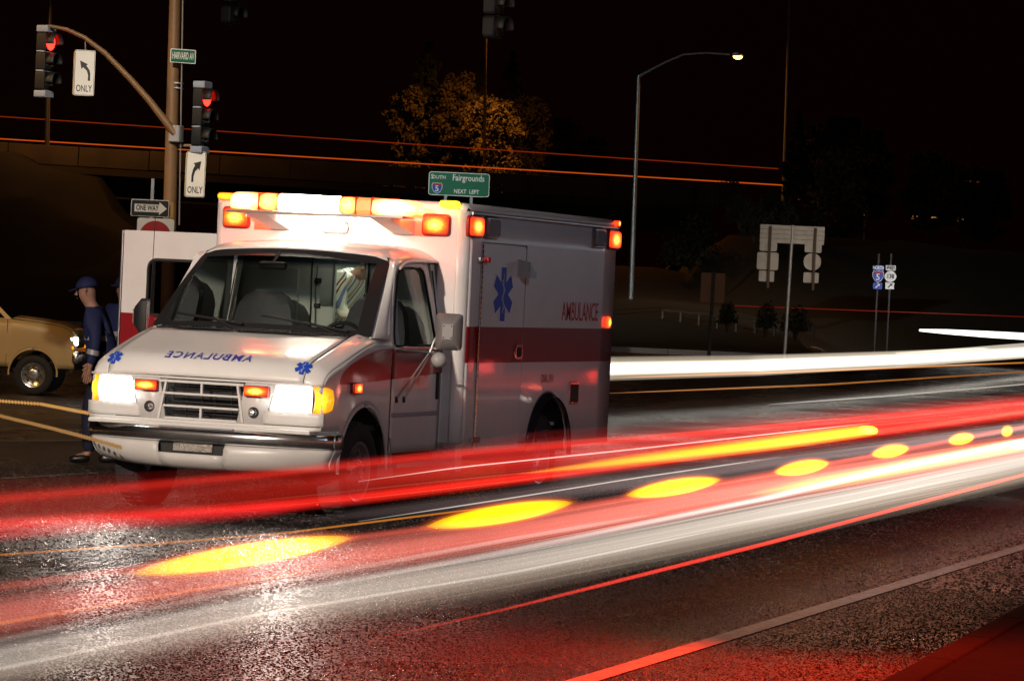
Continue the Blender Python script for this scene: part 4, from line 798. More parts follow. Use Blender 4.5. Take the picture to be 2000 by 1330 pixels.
def signal(p, label, rot, lit=True, sc=1.0, cat='traffic signal', group=SG, cap=True):
    r = facing_root('traffic_signal', p, label, cat, group, rot)          # local -y is the face
    for i, z in enumerate((.35, 0, -.35)):
        MB().rbox((0, 0, z*sc), (.34*sc, .20*sc, .335*sc), .04, ax=1).build('signal_section', SIGH, r, 40)
        b = MB(); b.lathe([(-.105*sc, .15*sc), (-.27*sc, .155*sc)], (0, 0, z*sc), 'y', 20, -pi*.08, pi*1.08); b.build('visor', SIGH, r, 60, thick=.008)
        b = MB(); b.lathe([(-.102*sc, .148*sc), (-.125*sc, .11*sc), (-.14*sc, .05*sc), (-.142*sc, 0)], (0, 0, z*sc), 'y', 20); b.build('signal_lens', REDLENS if (lit and i == 0) else mat('dark_lens', (.02, .015, .01), .2), r, 60)
    if cap:
        for z in (.585, -.585): MB().rbox((0, 0, z*sc), (.30*sc, .24*sc, .13*sc), .03, ax=1).build('signal_cap', SCAP, r, 40)
        for z in (.175, -.175): MB().rbox((0, 0, z*sc), (.36*sc, .16*sc, .03*sc), .008, ax=1).build('section_joint', SCAP, r, 40)
    return r
signal(at(88, 121, D), 'red traffic signal hanging from the end of the curved arm', math.radians(66))
signal(at(393, 230, D), 'red traffic signal on the short bracket right of the mast', math.radians(66))
def only_sign(px, py, left, dx):
    p = at(px, py, D-.1); r = facing_root('turn_sign', p, 'white %s turn ONLY sign %s' % (('left', 'hanging from the curved arm') if left else ('right', 'below the traffic signal beside the mast')), 'road sign', 'white turn only signs by the mast', math.radians(dx))
    w_, h_ = .37, .82; MB().rbox((-.03, .05, -.01), (w_*.95, .08, h_*.95), .02, ax=1).build('sign_box', mat('box_ochre', (.40, .25, .10), .6), r)
    plate('sign_face', w_, h_, SW, r, 0, .03)
    bd = rr(-w_/2+.012, w_/2-.012, -h_/2+.012, h_/2-.012, .02); MB().tube([(a, -.006, c) for a, c in bd+[bd[0]]], .004, 4, False).build('sign_border', SB, r)
    s = -1 if left else 1
    if left: pts = [(.065, -.14), (.105, -.14), (.105, -.02), (.09, .05), (.03, .13), (.055, .155), (-.09, .22), (-.055, .06), (-.03, .10), (.04, .04), (.065, -.04)]
    else: pts = [(-.075, -.14), (-.035, -.14), (-.035, -.04), (-.01, .05), (.045, .11), (.07, .07), (.10, .24), (-.045, .20), (-.015, .165), (-.05, .09), (-.075, -.02)]
    flat('arrow', pts, SB, r, -.006); put_text('sign_lettering', 'ONLY', .17, lambda u, v: Vector((u, -.006, v-.285)), SB, r, sx=.62, bold=.002)
    MB().tube([(0, 0, h_/2), (-.01, .0, h_/2+.18)], .012, 6).build('hanger', GALV, r)
only_sign(165, 143, True, 5); only_sign(382, 341, False, -12)
r = facing_root('street_name_sign', at(357.5, 110.5, D-.2), 'green street name sign reading HARVARD AV on the mast', 'street sign', None, math.radians(20)); w_, h_ = .47, .25
plate('sign_face', w_, h_, SW, r, 0, .015); plate('sign_panel', w_-.03, h_-.03, SGR, r, -.003, .012); put_text('sign_lettering', 'HARVARD AV', .175, lambda u, v: Vector((u, -.009, v)), SW, r, sx=.375, bold=.003)
r = facing_root('one_way_sign', at(293, 407, D-4), 'black ONE WAY sign with white arrow above the open ambulance door', 'road sign'); w_, h_ = .64, .285
plate('sign_face', w_, h_, SW, r, 0, .03); plate('sign_panel', w_-.02, h_-.02, SB, r, -.003, .025)
flat('arrow', [(-.26, -.065), (.155, -.065), (.155, -.11), (.285, 0), (.155, .11), (.155, .065), (-.26, .065)], SW, r, -.0075); put_text('sign_lettering', 'ONE WAY', .125, lambda u, v: Vector((u-.045, -.011, v)), SB, r, sx=.64, bold=.003)
MB().box((.10, .05, -.01), (w_*.9, .01, h_*.9)).build('sign_behind', mat('ochre_back', (.45, .25, .06), .6), r); MB().box((.02, .08, -1.6), (.05, .04, 4.2)).build('post', GALV, r)
r = facing_root('do_not_enter_sign', at(303, 463, D-4.1), 'white square sign with red disc partly behind the open ambulance door', 'road sign')
plate('sign_face', .62, .62, SW, r, 0, .04); MB().poly([(.27*cos(a), -.005, .27*sin(a)) for a in lin(0, 2*pi, 33)[:-1]]).build('disc', SRED, r); MB().rbox((0, -.008, 0), (.40, .003, .08), .01, ax=1).build('bar', SW, r)
MB().box((0, .06, -1.2), (.05, .04, 2.9)).build('post', GALV, r)
# dark signals hanging near the top of the frame, from a span wire out of view
for px, py, dp, lb in ((965, 8, 30.0, 'dark unlit traffic signal at the top of the view hiding a lamp pole'), (452, -8, 36.0, 'dark traffic signal hanging at the top of the view right of the mast')):
    s_ = signal(at(px, py, dp), lb, math.radians(60), False, .62, cap=False, group='dark hanging signals'); s_.name = 'hanging_signal'; MB().tube([(0, 0, .30), (0, 0, 1.6)], .02, 6).build('hanger', BLACK, s_)
a_, c_ = at(-600, -95, 40), at(2600, -60, 26); b = MB(); wp = [a_.lerp(c_, t)-Vector((0, 0, .25*sin(pi*t))) for t in lin(0, 1, 20)]; 
tag(MB().tube(wp, .012, 5).build('span_wire', BLACK), 'black span wire carrying the hanging signals above the view', 'wire')

# guide sign behind the ambulance
Dg = 112.0; g = at(896.5, 360.5, Dg); r = facing_root('guide_sign', g, 'green Fairgrounds guide sign standing behind the ambulance roof', 'road sign'); kk = Dg/FPX; w_, h_ = 119*kk, 46*kk
plate('sign_border', w_, h_, SW, r, 0, .10, .01); plate('sign_panel', w_-.05, h_-.05, SGR, r, -.004, .08, .01)
T = lambda nm, tx, sz, x, z, sx=1, bold=.003: put_text(nm, tx, sz, lambda u, v: Vector((x+u, -.014, z+v)), SW, r, sx=sx, bold=bold)
T('sign_lettering', 'S', .23, -.94, .23); T('sign_lettering', 'OUTH', .17, -.71, .215); T('sign_lettering', 'Fairgrounds', .30, .32, .22, .78, .004); T('sign_lettering', 'NEXT  LEFT', .20, .27, -.25, .85)
def shield(parent, cx, cz, s, y=-.012):
    pts = [(-.5, .28), (-.40, .50), (-.2, .44), (0, .50), (.2, .44), (.40, .50), (.5, .28), (.47, -.05), (.30, -.35), (0, -.55), (-.30, -.35), (-.47, -.05)]
    MB().poly([(cx+a*s*1.1, y, cz+c*s*1.1) for a, c in pts]).build('shield_edge', SW, parent); MB().poly([(cx+a*s, y-.002, cz+c*s) for a, c in pts]).build('shield', SBL, parent)
    MB().poly([(cx+a*s*.97, y-.004, cz+c*s*.97) for a, c in [(-.48, .26), (-.40, .47), (-.2, .42), (0, .47), (.2, .42), (.40, .47), (.48, .26)]]).build('shield_top', SRED, parent)
    put_text('shield_number', '5', s*.85, lambda u, v: Vector((cx+u, y-.006, cz-s*.08+v)), SW, parent, bold=.012*s)
shield(r, -.76, -.16, .34)
MB().box((-.45, .08, -2.2), (.10, .12, 5.2)).build('post', GALV, r); MB().box((.45, .08, -2.2), (.10, .12, 5.2)).build('post', GALV, r)
# back of the direction sign assembly, right
Ds = 93.0; g = at(1534, 636, Ds); r = facing_root('sign_assembly', g, 'backs of highway signs mounted together on one grey post', 'road sign'); kk = Ds/FPX
X_ = lambda px: (px-1536)*kk; Z_ = lambda px, py: (636-(py-(px-1536)*.046))*kk
top = Z_(1538, 440); lean = .025
MB().tube([(0, .03, -1.2), (top*lean, .03, top)], .055, 10).build('post', GALV, r, 60)
for i in range(4):
    z0 = top-.01-i*.132; MB().rbox((top*lean, .0, z0-.063), (126*kk, .025, .126), .01, ax=1).build('panel_plank', SBACK, r)
for xx in (-43, 45): MB().rbox((xx*kk+top*lean, -.04, top-.95), (.075, .03, 1.80), .01, ax=1).build('upright', mat('dark_upright', (.10, .07, .05), .6, .3), r)
for cx, cy, w2, h2, rd in ((1495.5, 482, 34, 17, .05), (1495.5, 510, 42, 34, .06), (1494.5, 539.5, 30, 21, .03), (1583, 485, 33, 17, .04), (1582.5, 511.5, 34, 33, .22), (1581.5, 542.5, 30, 20, .03)):
    MB().rbox((X_(cx), 0, Z_(cx, cy)), (w2*kk, .01, h2*kk), min(rd, w2*kk/2-.01, h2*kk/2-.01), ax=1, inset=.001).build('sign_back', SBACK, r)
# brown sign back on a dark post
g = at(1384, 690, 80); r = facing_root('sign_back_brown', g, 'brown sign seen from behind on a dark post left of the sign assembly', 'road sign'); r.name = 'small_road_sign'; kk = 80/FPX
MB().tube([(0, 0, -.6), (3*kk, 0, 160*kk)], .045, 8).build('post', mat('dark_post', (.04, .03, .025), .7), r); BR = mat('brown_back', (.22, .10, .045), .6)
MB().rbox((2*kk, -.0, 128*kk), (47*kk, .01, 58*kk), .02, ax=1).build('sign_panel', BR, r); MB().box((2*kk, -.02, 128*kk), (.085, .03, 62*kk)).build('upright', M['dark_post'], r)
# interstate and state route markers, far right
g = at(1723, 600, 117); r = facing_root('route_marker_sign', g, 'small blue and white route markers for NORTH 5 and WEST 138 far right', 'road sign'); kk = 117/FPX
P0 = lambda px, py: ((px-1723)*kk, (600-py+(px-1723)*.046)*kk)
for px, m1, m2, t1 in ((1712, SBL, SW, 'NORTH'), (1736, SW, SB, 'WEST')):
    x0, z0 = P0(px, 523.5); MB().rbox((x0, 0, z0), (20*kk, .01, 10*kk), .03, ax=1).build('direction_plate', m1, r); put_text('plate_lettering', t1, .175, lambda u, v: Vector((x0+u, -.012, z0+v)), m2, r, sx=.66, bold=.008)
    x1, z1 = P0(px, 558.5); MB().rbox((x1, 0, z1), (18*kk, .01, 13*kk), .03, ax=1).build('arrow_plate', m1, r)
    MB().poly([(x1+a*.6, -.012, z1+c*.6) for a, c in ((-.15, -.09), (-.10, -.14), (.08, .03), (.13, -.03), (.15, .14), (-.03, .12), (.02, .07))]).build('arrow', m2, r)
x0, z0 = P0(1712, 540); shield(r, x0, z0, .39, -.01)
x0, z0 = P0(1736, 540); MB().poly([(x0+.225*cos(a)*(1-.1*abs(sin(a))), -.012, z0+.205*sin(a)) for a in lin(0, 2*pi, 25)[:-1]]).build('route_oval', SW, r); put_text('route_number', '138', .215, lambda u, v: Vector((x0+u, -.016, z0+v)), SB, r, sx=.85, bold=.006)
for px in (1712, 1736): x0, z0 = P0(px, 560); MB().box((x0, .05, z0-.6), (.06, .05, 3.6)).build('post', mat('dark_post', ()), r)

# ================================================================== LAMP POLES
def lamp_pole(pts, D_, r0, label, head=None, rtop=None, group='tall lamp poles beyond the junction', down=0):
    q = [at(x, y, D_) for x, y in pts]; base = q[0]+(q[0]-q[-1]).normalized()*down; r = empty('lamp_pole', base, 0, label, 'lamp pole', group)
    b = MB(); b.tube([base-base]+[p-base for p in q[1:]], [r0]+[lerp(r0, rtop or r0*.7, (i+1)/(len(q)-1)) for i in range(len(q)-1)], 12); b.build('pole', GALV, r, 60); return r, base
r, bs = lamp_pole([(1232, 592), (1240, 370), (1247.5, 148)], 130, .105, 'grey street lamp pole with lit amber lamp right of the ambulance', down=.3)
arm = [(1247.5, 150), (1275, 135), (1300, 122), (1335, 107), (1380, 104), (1425, 107)]
b = MB(); b.tube([at(x, y, 130)-bs for x, y in arm], [.07, .05, .045, .04, .036, .035], 8); b.build('lamp_arm', GALV, r, 60)
luminaire(r, at(1441, 110.5, 130)-bs, 160, (1, .42, .08), 9, .3)
r, bs = lamp_pole([(92, 292), (95, 100), (99, -30)], 172, .14, 'grey lamp pole on the overpass behind the left signal', down=.5)
luminaire(r, at(125, -45, 164)-bs, 280, (1, .42, .12), 20, .3, 170)  # lamp added above the view to light the overpass parapet
MB().tube([at(99, -30, 172)-bs, at(112, -48, 168)-bs, at(125, -46, 164)-bs], .05, 8).build('lamp_arm', GALV, r, 60)
r, bs = lamp_pole([(945, 340), (947, 200), (949, 45)], 182, .09, 'thin tall lamp pole in front of the lit trees', down=6)
b = MB(); b.tube([at(949, 46, 182)-bs, at(955, 34, 182)-bs, at(962, 30, 182.5)-bs], .05, 8); b.build('lamp_arm', GALV, r, 60)
luminaire(r, at(966, 33, 183)-bs, 1500, (1, .32, .05), 30, .3, 175)
lamp_pole([(1530, 392), (1537, 200), (1544, -30)], 180, .14, 'tall grey lamp pole rising behind the bushes at right', down=6)

# ================================================================== TERRAIN, OVERPASS
def smooth(a, b_, x): t = min(max((x-a)/(b_-a), 0), 1); return t*t*(3-2*t)
b = MB()      # raised island to the right of the ambulance
def isl(lat, dep):
    e = smooth(103, 130, dep)*1.55+smooth(130, 160, dep)*1.6; c = smooth(9.7, 9.0, lat) if lat > 9 else 1
    return .12+e*smooth(14, 6, lat)
b.grid(lambda dep, t: W(lerp(-20, 9.9+.035*(dep-103), t), dep-1.6*(1-t)*0, isl(lerp(-20, 9.9, t), dep)), lin(103, 160, 20), lin(0, 1, 14)); tag(b.build('grass_island', GRASS, smooth=60), kind='structure')
cv = [(-20, 102.9), (5, 102.9), (8.8, 103.0), (9.9, 103.8), (10.5, 106), (11.5, 120), (12.5, 150)]
KB = mat('pale_kerb', (.42, .42, .44), .7, noise=.2)
for (l0, d0), (l1, d1) in zip(cv, cv[1:]):
    n = max(1, int(math.hypot(l1-l0, d1-d0)/3))
    for i in range(n):
        p = W(lerp(l0, l1, i/n), lerp(d0, d1, i/n), .07); q = W(lerp(l0, l1, (i+1)/n), lerp(d0, d1, (i+1)/n), .07); v = q-p
        bb = MB(); bb.rbox((p+q)/2, (v.length-.02, .18, .20), .03, ax=0, rot=Matrix.Rotation(math.atan2(v.y, v.x), 3, 'Z')); tag(bb.build('kerb_stone', KB, smooth=40), kind='structure')
# embankments
def hill(lat, dep):
    tL = smooth(-17, -27, lat)*smooth(95, 172, dep)*7.4 if lat < -10 else 0
    tL = smooth(-12.5, -25.5, lat)*smooth(90, 170, dep)*(7.4+.5*math.sin(lat*1.9)+.35*math.sin(lat*4.3+dep*.2))
    tR = smooth(4.5, 11, lat)*smooth(122, 152, dep)*5.0*(1-.25*smooth(14, 40, lat))
    return .01+max(tL, tR)+.25*math.sin(lat*1.3)*math.cos(dep*.4)*(1 if max(tL, tR) > 1 else 0)*.5
b = MB(); b.grid(lambda d_, l: W(l, d_, hill(l, d_)), lin(90, 185, 44), lin(-60, 0, 50)); tag(b.build('embankment', GRASS, smooth=60), kind='structure')
b = MB(); b.grid(lambda d_, l: W(l, d_, hill(l, d_)), lin(118, 185, 34), lin(3, 90, 60)); tag(b.build('embankment', GRASS, smooth=60), kind='structure')
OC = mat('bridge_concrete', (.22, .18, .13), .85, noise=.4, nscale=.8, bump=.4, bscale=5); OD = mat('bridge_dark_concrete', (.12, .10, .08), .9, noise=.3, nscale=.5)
o0, o1 = at(-260, 280, 170), at(1395, 383, 170)
ov = empty('overpass', o0.lerp(o1, .5), 0, 'long concrete road overpass with panelled parapet behind the ambulance', 'overpass'); bs = o0.lerp(o1, .5); v = o1-o0; L_ = v.length; vd = v.normalized(); ang = math.atan2(vd.y, vd.x)
RM = Matrix.Rotation(ang, 3, 'Z') @ Matrix.Rotation(-math.asin(vd.z), 3, 'Y')
n = 12
for i in range(n):
    c = o0+vd*(L_*(i+.5)/n)-bs; MB().rbox(c+Vector((0, 0, random.uniform(-.02, .02))), (L_/n-.05, .22, 1.02), .03, ax=0, rot=RM).build('parapet_panel', OC, ov, 30)
fr = F2
MB().box(v*0+(o0+v*.5+fr*5-bs)+Vector((0, 0, -.75)), (L_, 10.5, .35), RM).build('deck', OD, ov)
MB().box((o0+v*.5-bs)+Vector((0, 0, -1.35))+fr*.6, (L_, .4, 1.5), RM).build('girder', OD, ov)
for t in (.42, .62, .82):
    c = o0+v*t-bs+fr*5; MB().box(c+Vector((0, 0, -5.0)), (.9, 7, 7.5), RM).build('pier', OD, ov)
# guard rail on the slip road behind the island
gr = W(5.2, 150, 1.0)
p0, p1 = at(1295, 606, 118), at(1590, 634, 112)
rl = empty('guard_rail', p0, 0, 'low steel guard rail along the slip road behind the island', 'guard rail'); v = p1-p0
MB().tube([Vector((0, 0, 0)), v], (.05), 6).build('rail', mat('rail_steel', (.10, .07, .045), .6, .2), rl)
for i in range(9): c = v*(i/8); MB().box(c+Vector((0, .0, -.25)), (.07, .07, .55)).build('rail_post', M['rail_steel'], rl)
# office block far behind the trees
bl = facing_root('office_building', at(1662, 300, 420), 'dim flat roofed office block behind the trees at right', 'building'); kk = 420/FPX
BM_ = mat('building_wall', (.20, .10, .07), .85, noise=.2, nscale=.3); MB().box((0, 6, -2), (124*kk, 12, 9.6)).build('wall', BM_, bl); MB().box((-.5, 6, 3.9), (54*kk, 8, 1.8)).build('roof_plant_room', BM_, bl); MB().box((0, 6, 2.85), (125*kk, 12.3, .3)).build('roof_parapet', BM_, bl)
for i in range(8):
    for j in range(2): MB().box((-3.6+i*1.03, -.03, 1.2-j*2.2), (.7, .08, 1.0)).build('window', mat('far_window', (.02, .015, .015), .2), bl)

# ================================================================== TREES AND SHRUBS
LEAFM = [mat('leaf_conifer', (.05, .07, .025), .8, noise=.4, nscale=1), mat('leaf_broad', (.07, .06, .022), .8, noise=.4, nscale=1), mat('leaf_dark', (.03, .035, .018), .85, noise=.4, nscale=1)]
BARK = mat('bark', (.08, .055, .035), .9, noise=.4, nscale=4, bump=.8, bscale=9)
def foliage(name, fn, n, size, m_, parent):
    P_ = fn(n); a = rng.normal(size=(n, 3)); a /= np.linalg.norm(a, axis=1)[:, None]; c = np.cross(a, rng.normal(size=(n, 3))); c /= np.linalg.norm(c, axis=1)[:, None]
    s = size*rng.uniform(.5, 1.3, (n, 1)); V = np.concatenate([P_-a*s, P_+c*s*.6, P_+a*s, P_-c*s*.6], 1).reshape(-1, 3)
    me = bpy.data.meshes.new(name); me.vertices.add(4*n); me.vertices.foreach_set('co', V.ravel()); me.loops.add(4*n); me.loops.foreach_set('vertex_index', np.arange(4*n, dtype=np.int32))
    me.polygons.add(n); me.polygons.foreach_set('loop_start', np.arange(n, dtype=np.int32)*4); me.update(calc_edges=True); me.validate(); me.materials.append(m_)
    o = bpy.data.objects.new(name, me); COL.objects.link(o); o.parent = parent; return o
def tree(px, pytop, pyb, D_, wpx, label, kind, n=2600, cat='tree', group='trees beyond the overpass', mi=1, drop_=0):
    t = at(px, pytop, D_); bt = at(px, pyb, D_); bt.x, bt.y = t.x, t.y; bt.z -= drop_; H = t.z-bt.z; Rr = wpx/2*D_/FPX; r = empty('conifer_tree' if kind == 'c' else 'broadleaf_tree', bt, 0, label, cat, group)
    MB().tube([(0, 0, 0), (random.uniform(-.2, .2), 0, H*.5), (0, 0, H*.93)], [H*.018, H*.012, .02], 8).build('trunk', BARK, r, 60)
    cl = []; N = 110 if kind == 'c' else 80
    for i in range(N):
        u = random.random(); a = random.random()*2*pi
        if kind == 'c': z = lerp(.12, .98, u**.8); rad = Rr*(1-z)**.75*random.uniform(.25, 1.0)*1.1; s = Rr*.30*(1.15-z)
        else: z = lerp(.28, .95, u); rad = Rr*math.sqrt(max(.02, 1-((z-.58)/.42)**2))*random.uniform(.2, .95); s = Rr*random.uniform(.18, .36)
        cl.append((rad*cos(a), rad*sin(a), z*H, s))
    b = MB()
    for c in cl[::3]: b.tube([(0, 0, c[2]*.8), (c[0]*.9, c[1]*.9, c[2])], [H*.006, .015], 5)
    b.build('branches', BARK, r)['kind'] = 'stuff'
    C_ = np.array(cl)
    def fn(n_):
        k = rng.integers(0, len(C_), n_); d = rng.normal(size=(n_, 3)); d /= np.linalg.norm(d, axis=1)[:, None]; d *= (rng.uniform(0, 1, (n_, 1))**.45)
        if kind == 'c': d[:, 2] *= .7
        return C_[k, :3]+d*C_[k, 3:4]
    foliage('crown', fn, n, max(.13, Rr*.062), LEAFM[mi], r); return r
for i, (px, pt, pb, D_, wp, kd_, mi, lb) in enumerate([
    (838, 75, 370, 196, 125, 'c', 0, 'tall pointed conifer left of the thin pole, lit orange'), (905, 140, 370, 192, 100, 'b', 1, 'rounded broadleaf tree lit orange just left of the thin pole'),
    (943, 112, 370, 200, 70, 'c', 0, 'narrow conifer directly behind the thin pole'), (962, 190, 370, 188, 110, 'b', 1, 'orange lit broadleaf tree just right of the thin pole'),
    (1003, 95, 370, 205, 90, 'c', 0, 'dim pointed conifer right of the thin pole'), (1025, 185, 370, 198, 100, 'b', 1, 'broadleaf tree at the right end of the lit group'),
    (1100, 228, 380, 215, 90, 'b', 2, 'small dark tree right of the lit group'), (1150, 262, 380, 212, 90, 'b', 2, 'low dark tree behind the middle of the overpass'),
    (800, 165, 370, 190, 70, 'b', 1, 'dim tree at the left end of the lit group'),
    (1640, 290, 490, 165, 110, 'b', 1, 'rust coloured tree with visible trunk above the route markers'), (1560, 215, 420, 175, 70, 'c', 2, 'dark conifer beside the tall right pole'),
    (1600, 240, 440, 185, 90, 'b', 2, 'dark tree in front of the office block, left side'), (1700, 250, 450, 188, 90, 'b', 2, 'dark tree in front of the office block, right side'),
    (1820, 290, 470, 185, 110, 'b', 2, 'dim broad tree far right beyond the office block'), (1920, 330, 480, 190, 120, 'b', 2, 'dim low tree nearest the right edge of the view')]):
    tree(px, pt, pb, D_, wp*(1.3 if px < 1060 else 1.1), lb, kd_, mi=mi, drop_=(3 if px < 1200 else 1.0), n=11000 if px < 1060 else 4500)
def bush(px, pyc, D_, wpx, hpx, label, mi=2, n=1500, group='dark rounded bushes on the slope'):
    c = at(px, pyc, D_); Rr = wpx/2*D_/FPX; H = hpx*D_/FPX; r = empty('bush', c-Vector((0, 0, H/2)), 0, label, 'bush', group)
    b = MB()
    for i in range(7): a = i*.9; b.tube([(0, 0, -.3), (Rr*.5*cos(a), Rr*.5*sin(a), H*.6)], [.04, .012], 5)
    b.build('stems', BARK, r)['kind'] = 'stuff'
    def fn(n_):
        d = rng.normal(size=(n_, 3)); d /= np.linalg.norm(d, axis=1)[:, None]; d *= (rng.uniform(0, 1, (n_, 1))**.3)*(1+.12*np.sin(d[:, :1]*7+d[:, 2:]*9)); d[:, 2] = np.abs(d[:, 2]); return d*np.array([Rr, Rr, H])
    foliage('leaves', fn, n, max(.05, Rr*.07), LEAFM[mi], r)
for a in [(1426, 376, 150, 72, 62, 'large round bush left of the tall right pole'), (1446, 408, 146, 60, 56, 'round bush below the large round bush'), (1475, 428, 143, 66, 70, 'dark bush just above the sign assembly, left side'),
          (1506, 396, 150, 52, 44, 'small bush at the foot of the tall right pole'), (1530, 425, 142, 80, 60, 'wide bush directly above the sign assembly'), (1575, 445, 144, 60, 50, 'bush above the right end of the sign assembly'),
          (1350, 470, 148, 120, 100, 'broad low shrub on the mound left of the round bushes')]: bush(*a)
for a in [(1422, 610, 106, 38, 42, 'thin shrub on the island right of the brown sign'), (1497, 615, 104, 44, 50, 'thin shrub just left of the grey sign post'), (1555, 622, 104, 60, 50, 'shrub on the tip of the island')]: bush(*a, mi=2, n=700, group='shrubs on the grass island')

# ================================================================== LIGHT FROM PASSING TRAFFIC
def trail(label, pts, z, ry, rz, col, s, name='light_trail', ends=(1, 1), solid=False, group=None, seg=14, N=24, cat='light trail', streaks=0):
    """a body of light along a lamp's path, at the lamp's own height over the road; thickness can change along it"""
    Q = [onz(x, y, z if not isinstance(z, (list, tuple)) else z[i]) for i, (x, y) in enumerate(pts)]
    Ls = [0]
    for a, c in zip(Q, Q[1:]): Ls.append(Ls[-1]+(c-a).length)
    path = []; RR = []
    for i in range(N+1):
        t = i/N; d_ = t*Ls[-1]; j = max(k for k in range(len(Ls)) if Ls[k] <= d_+1e-9); j = min(j, len(Q)-2); f = (d_-Ls[j])/(Ls[j+1]-Ls[j]); path.append(Q[j].lerp(Q[j+1], f))
        def pr(v): return v if not isinstance(v, (list, tuple)) else lerp(v[int(min(t*(len(v)-1), len(v)-1.001))], v[int(min(t*(len(v)-1), len(v)-1.001))+1], t*(len(v)-1)-int(min(t*(len(v)-1), len(v)-1.001)))
        e = 1
        if ends[0]: e = min(e, math.sqrt(min(1, (t+.002)/.18*(1)))) if ends[0] == 1 else e
        if ends[1] == 1: e = min(e, math.sqrt(min(1, (1-t+.002)/.18)))
        RR.append((max(.002, pr(ry)*e), max(.002, pr(rz)*e)))
    soft = (not solid) and max(rz if isinstance(rz, (list, tuple)) else [rz]) > .012
    if not soft:
        b = MB(); b.tube(path, RR, seg); return tag(b.build(name, emis('trail_%d' % len(M), col, s) if solid else vol_mat(col, s), None, 60), label, cat, group)
    o = None
    for sc, st in ((1.0, .40), (1.45, .22), (.62, .55)):
        b = MB(); b.tube(path, [(p*sc, q*sc) for p, q in RR], seg); u = b.build(name if o is None else 'glow_layer', vol_mat(col, s*st), o, 60)
        if o is None: o = tag(u, label, cat, group)
    if streaks:
        for part, (c2, s2) in enumerate(((col, 5.0), ((1, .55, .35), 3.0))):
            b = MB()
            for k in range(streaks//2):
                a = random.uniform(0, 2*pi); q = math.sqrt(random.random())*1.05; i0 = random.randint(0, N-8); i1 = min(N, i0+random.randint(5, N)); wr = random.uniform(.0015, .005); ph = random.random()*6
                pp_ = [path[i]+Vector((0, 0, RR[i][1]*q*sin(a)+.004*sin(i*.9+ph)))+R2*(RR[i][0]*q*cos(a)) for i in range(i0, i1+1)]
                b.tube(pp_, [(wr*2.2*math.sin(pi*(j+.3)/(len(pp_)-.4)), wr*math.sin(pi*(j+.3)/(len(pp_)-.4))) for j in range(len(pp_))], 5)
            b.build('fine_streaks', vol_mat(c2, s2*(.6 if s < 1 else 1)), o)['kind'] = 'stuff'
    return o
GT = 'light trails of cars passing in front of the ambulance'
RED = (1, .035, .02); PINK = (1, .21, .155); YEL = (1, .56, .02); ORA = (1, .32, .03); WHT = (1, .93, .84); GRY = (.92, .80, .68)
# red tail lamp trails
trail('broad dim red band of light crossing just below the ambulance bumper', [(-120, 1000), (0, 994), (500, 960), (1000, 908), (1500, 862), (2100, 788)], .85, [.10, .10, .12, .13], .085, RED, .58, ends=(0, 0), streaks=26, group=GT)
trail('bright red streak running beneath the front tyres of the ambulance', [(-120, 1030), (0, 1022), (600, 984), (1000, 936), (1500, 872), (2100, 790)], .80, [.07, .085, .07], .022, (1, .02, .012), 2.4, streaks=16, ends=(0, 0), group=GT)
trail('soft red streak across the lower edge of the ambulance bumper', [(-120, 984), (0, 974), (500, 928), (900, 884), (1300, 852), (2100, 780)], .88, [.05, .06, .05], .020, (1, .03, .02), 1.4, streaks=14, ends=(0, 0), group=GT)
trail('wide faint red veil low across the side of the ambulance', [(560, 950), (1000, 890), (1500, 842), (2100, 782)], .95, [.05, .10, .12, .12], .085, (1, .05, .045), .55, ends=(1, 0), streaks=20, group=GT)
trail('dark red streak at the far left under the bumper', [(-120, 1050), (0, 1040), (330, 1012), (620, 985)], .75, [.06, .07, .05], .03, (.9, .02, .03), 1.6, ends=(0, 1), group=GT)
# amber
trail('long amber streak below the rear wheel of the ambulance', [(1010, 926), (1200, 903), (1500, 866), (1695, 840)], .83, [.02, .05, .07, .08], [.012, .030, .038, .034], (1, .40, .005), 5.5, ends=(1, 0), group=GT)
trail('long pale yellow streak at right above the white streak', [(1460, 966), (1700, 925), (1990, 868)], .80, [.03, .06, .07], .035, (1, .52, .10), 4.2, ends=(1, 0), group=GT)
# winker of a passing car: one flash every few metres of its path
GD = 'yellow turn signal flashes of a passing car'; cx_ = [(490, 1082), (985, 1003), (1320, 951), (1568, 913), (1740, 881), (1878, 857), (1967, 842)]
dl = (onz(1878, 857, .75)-onz(490, 1082, .75)).normalized()
for i, (x, y) in enumerate(cx_):
    c = onz(x, y, .75); hl = (1.10, 1.12, 1.02, .80, .70, .60, .26)[i]; ws = lin(-1, 1, 17); lb = ['nearest and longest yellow flash, low at the left', 'yellow flash below the cab door of the ambulance', 'yellow flash below the rear wheel of the ambulance', 'fourth yellow flash counted from the left', 'fifth yellow flash counted from the left', 'sixth yellow flash counted from the left', 'smallest yellow flash at the right edge'][i]
    for k, (sc, st, cc) in enumerate(((1.0, 12, (1, .60, .0)), (1.22, 3, (1, .26, 0)), (1.5, 1, (1, .12, .01)))):
        b = MB(); b.tube([c+dl*hl*(1+(sc-1)*.35)*w_ for w_ in ws], [(.034*sc*max(.02, (1-w_*w_)**.85),   .047*sc*max(.02, (1-w_*w_)**.7)) for w_ in ws], 14)
        if k == 0: o = tag(b.build('turn_signal_flash', vol_mat(cc, st), None, 60), lb, 'light flash', GD)
        else: b.build('flash_halo', vol_mat(cc, st), o, 60)
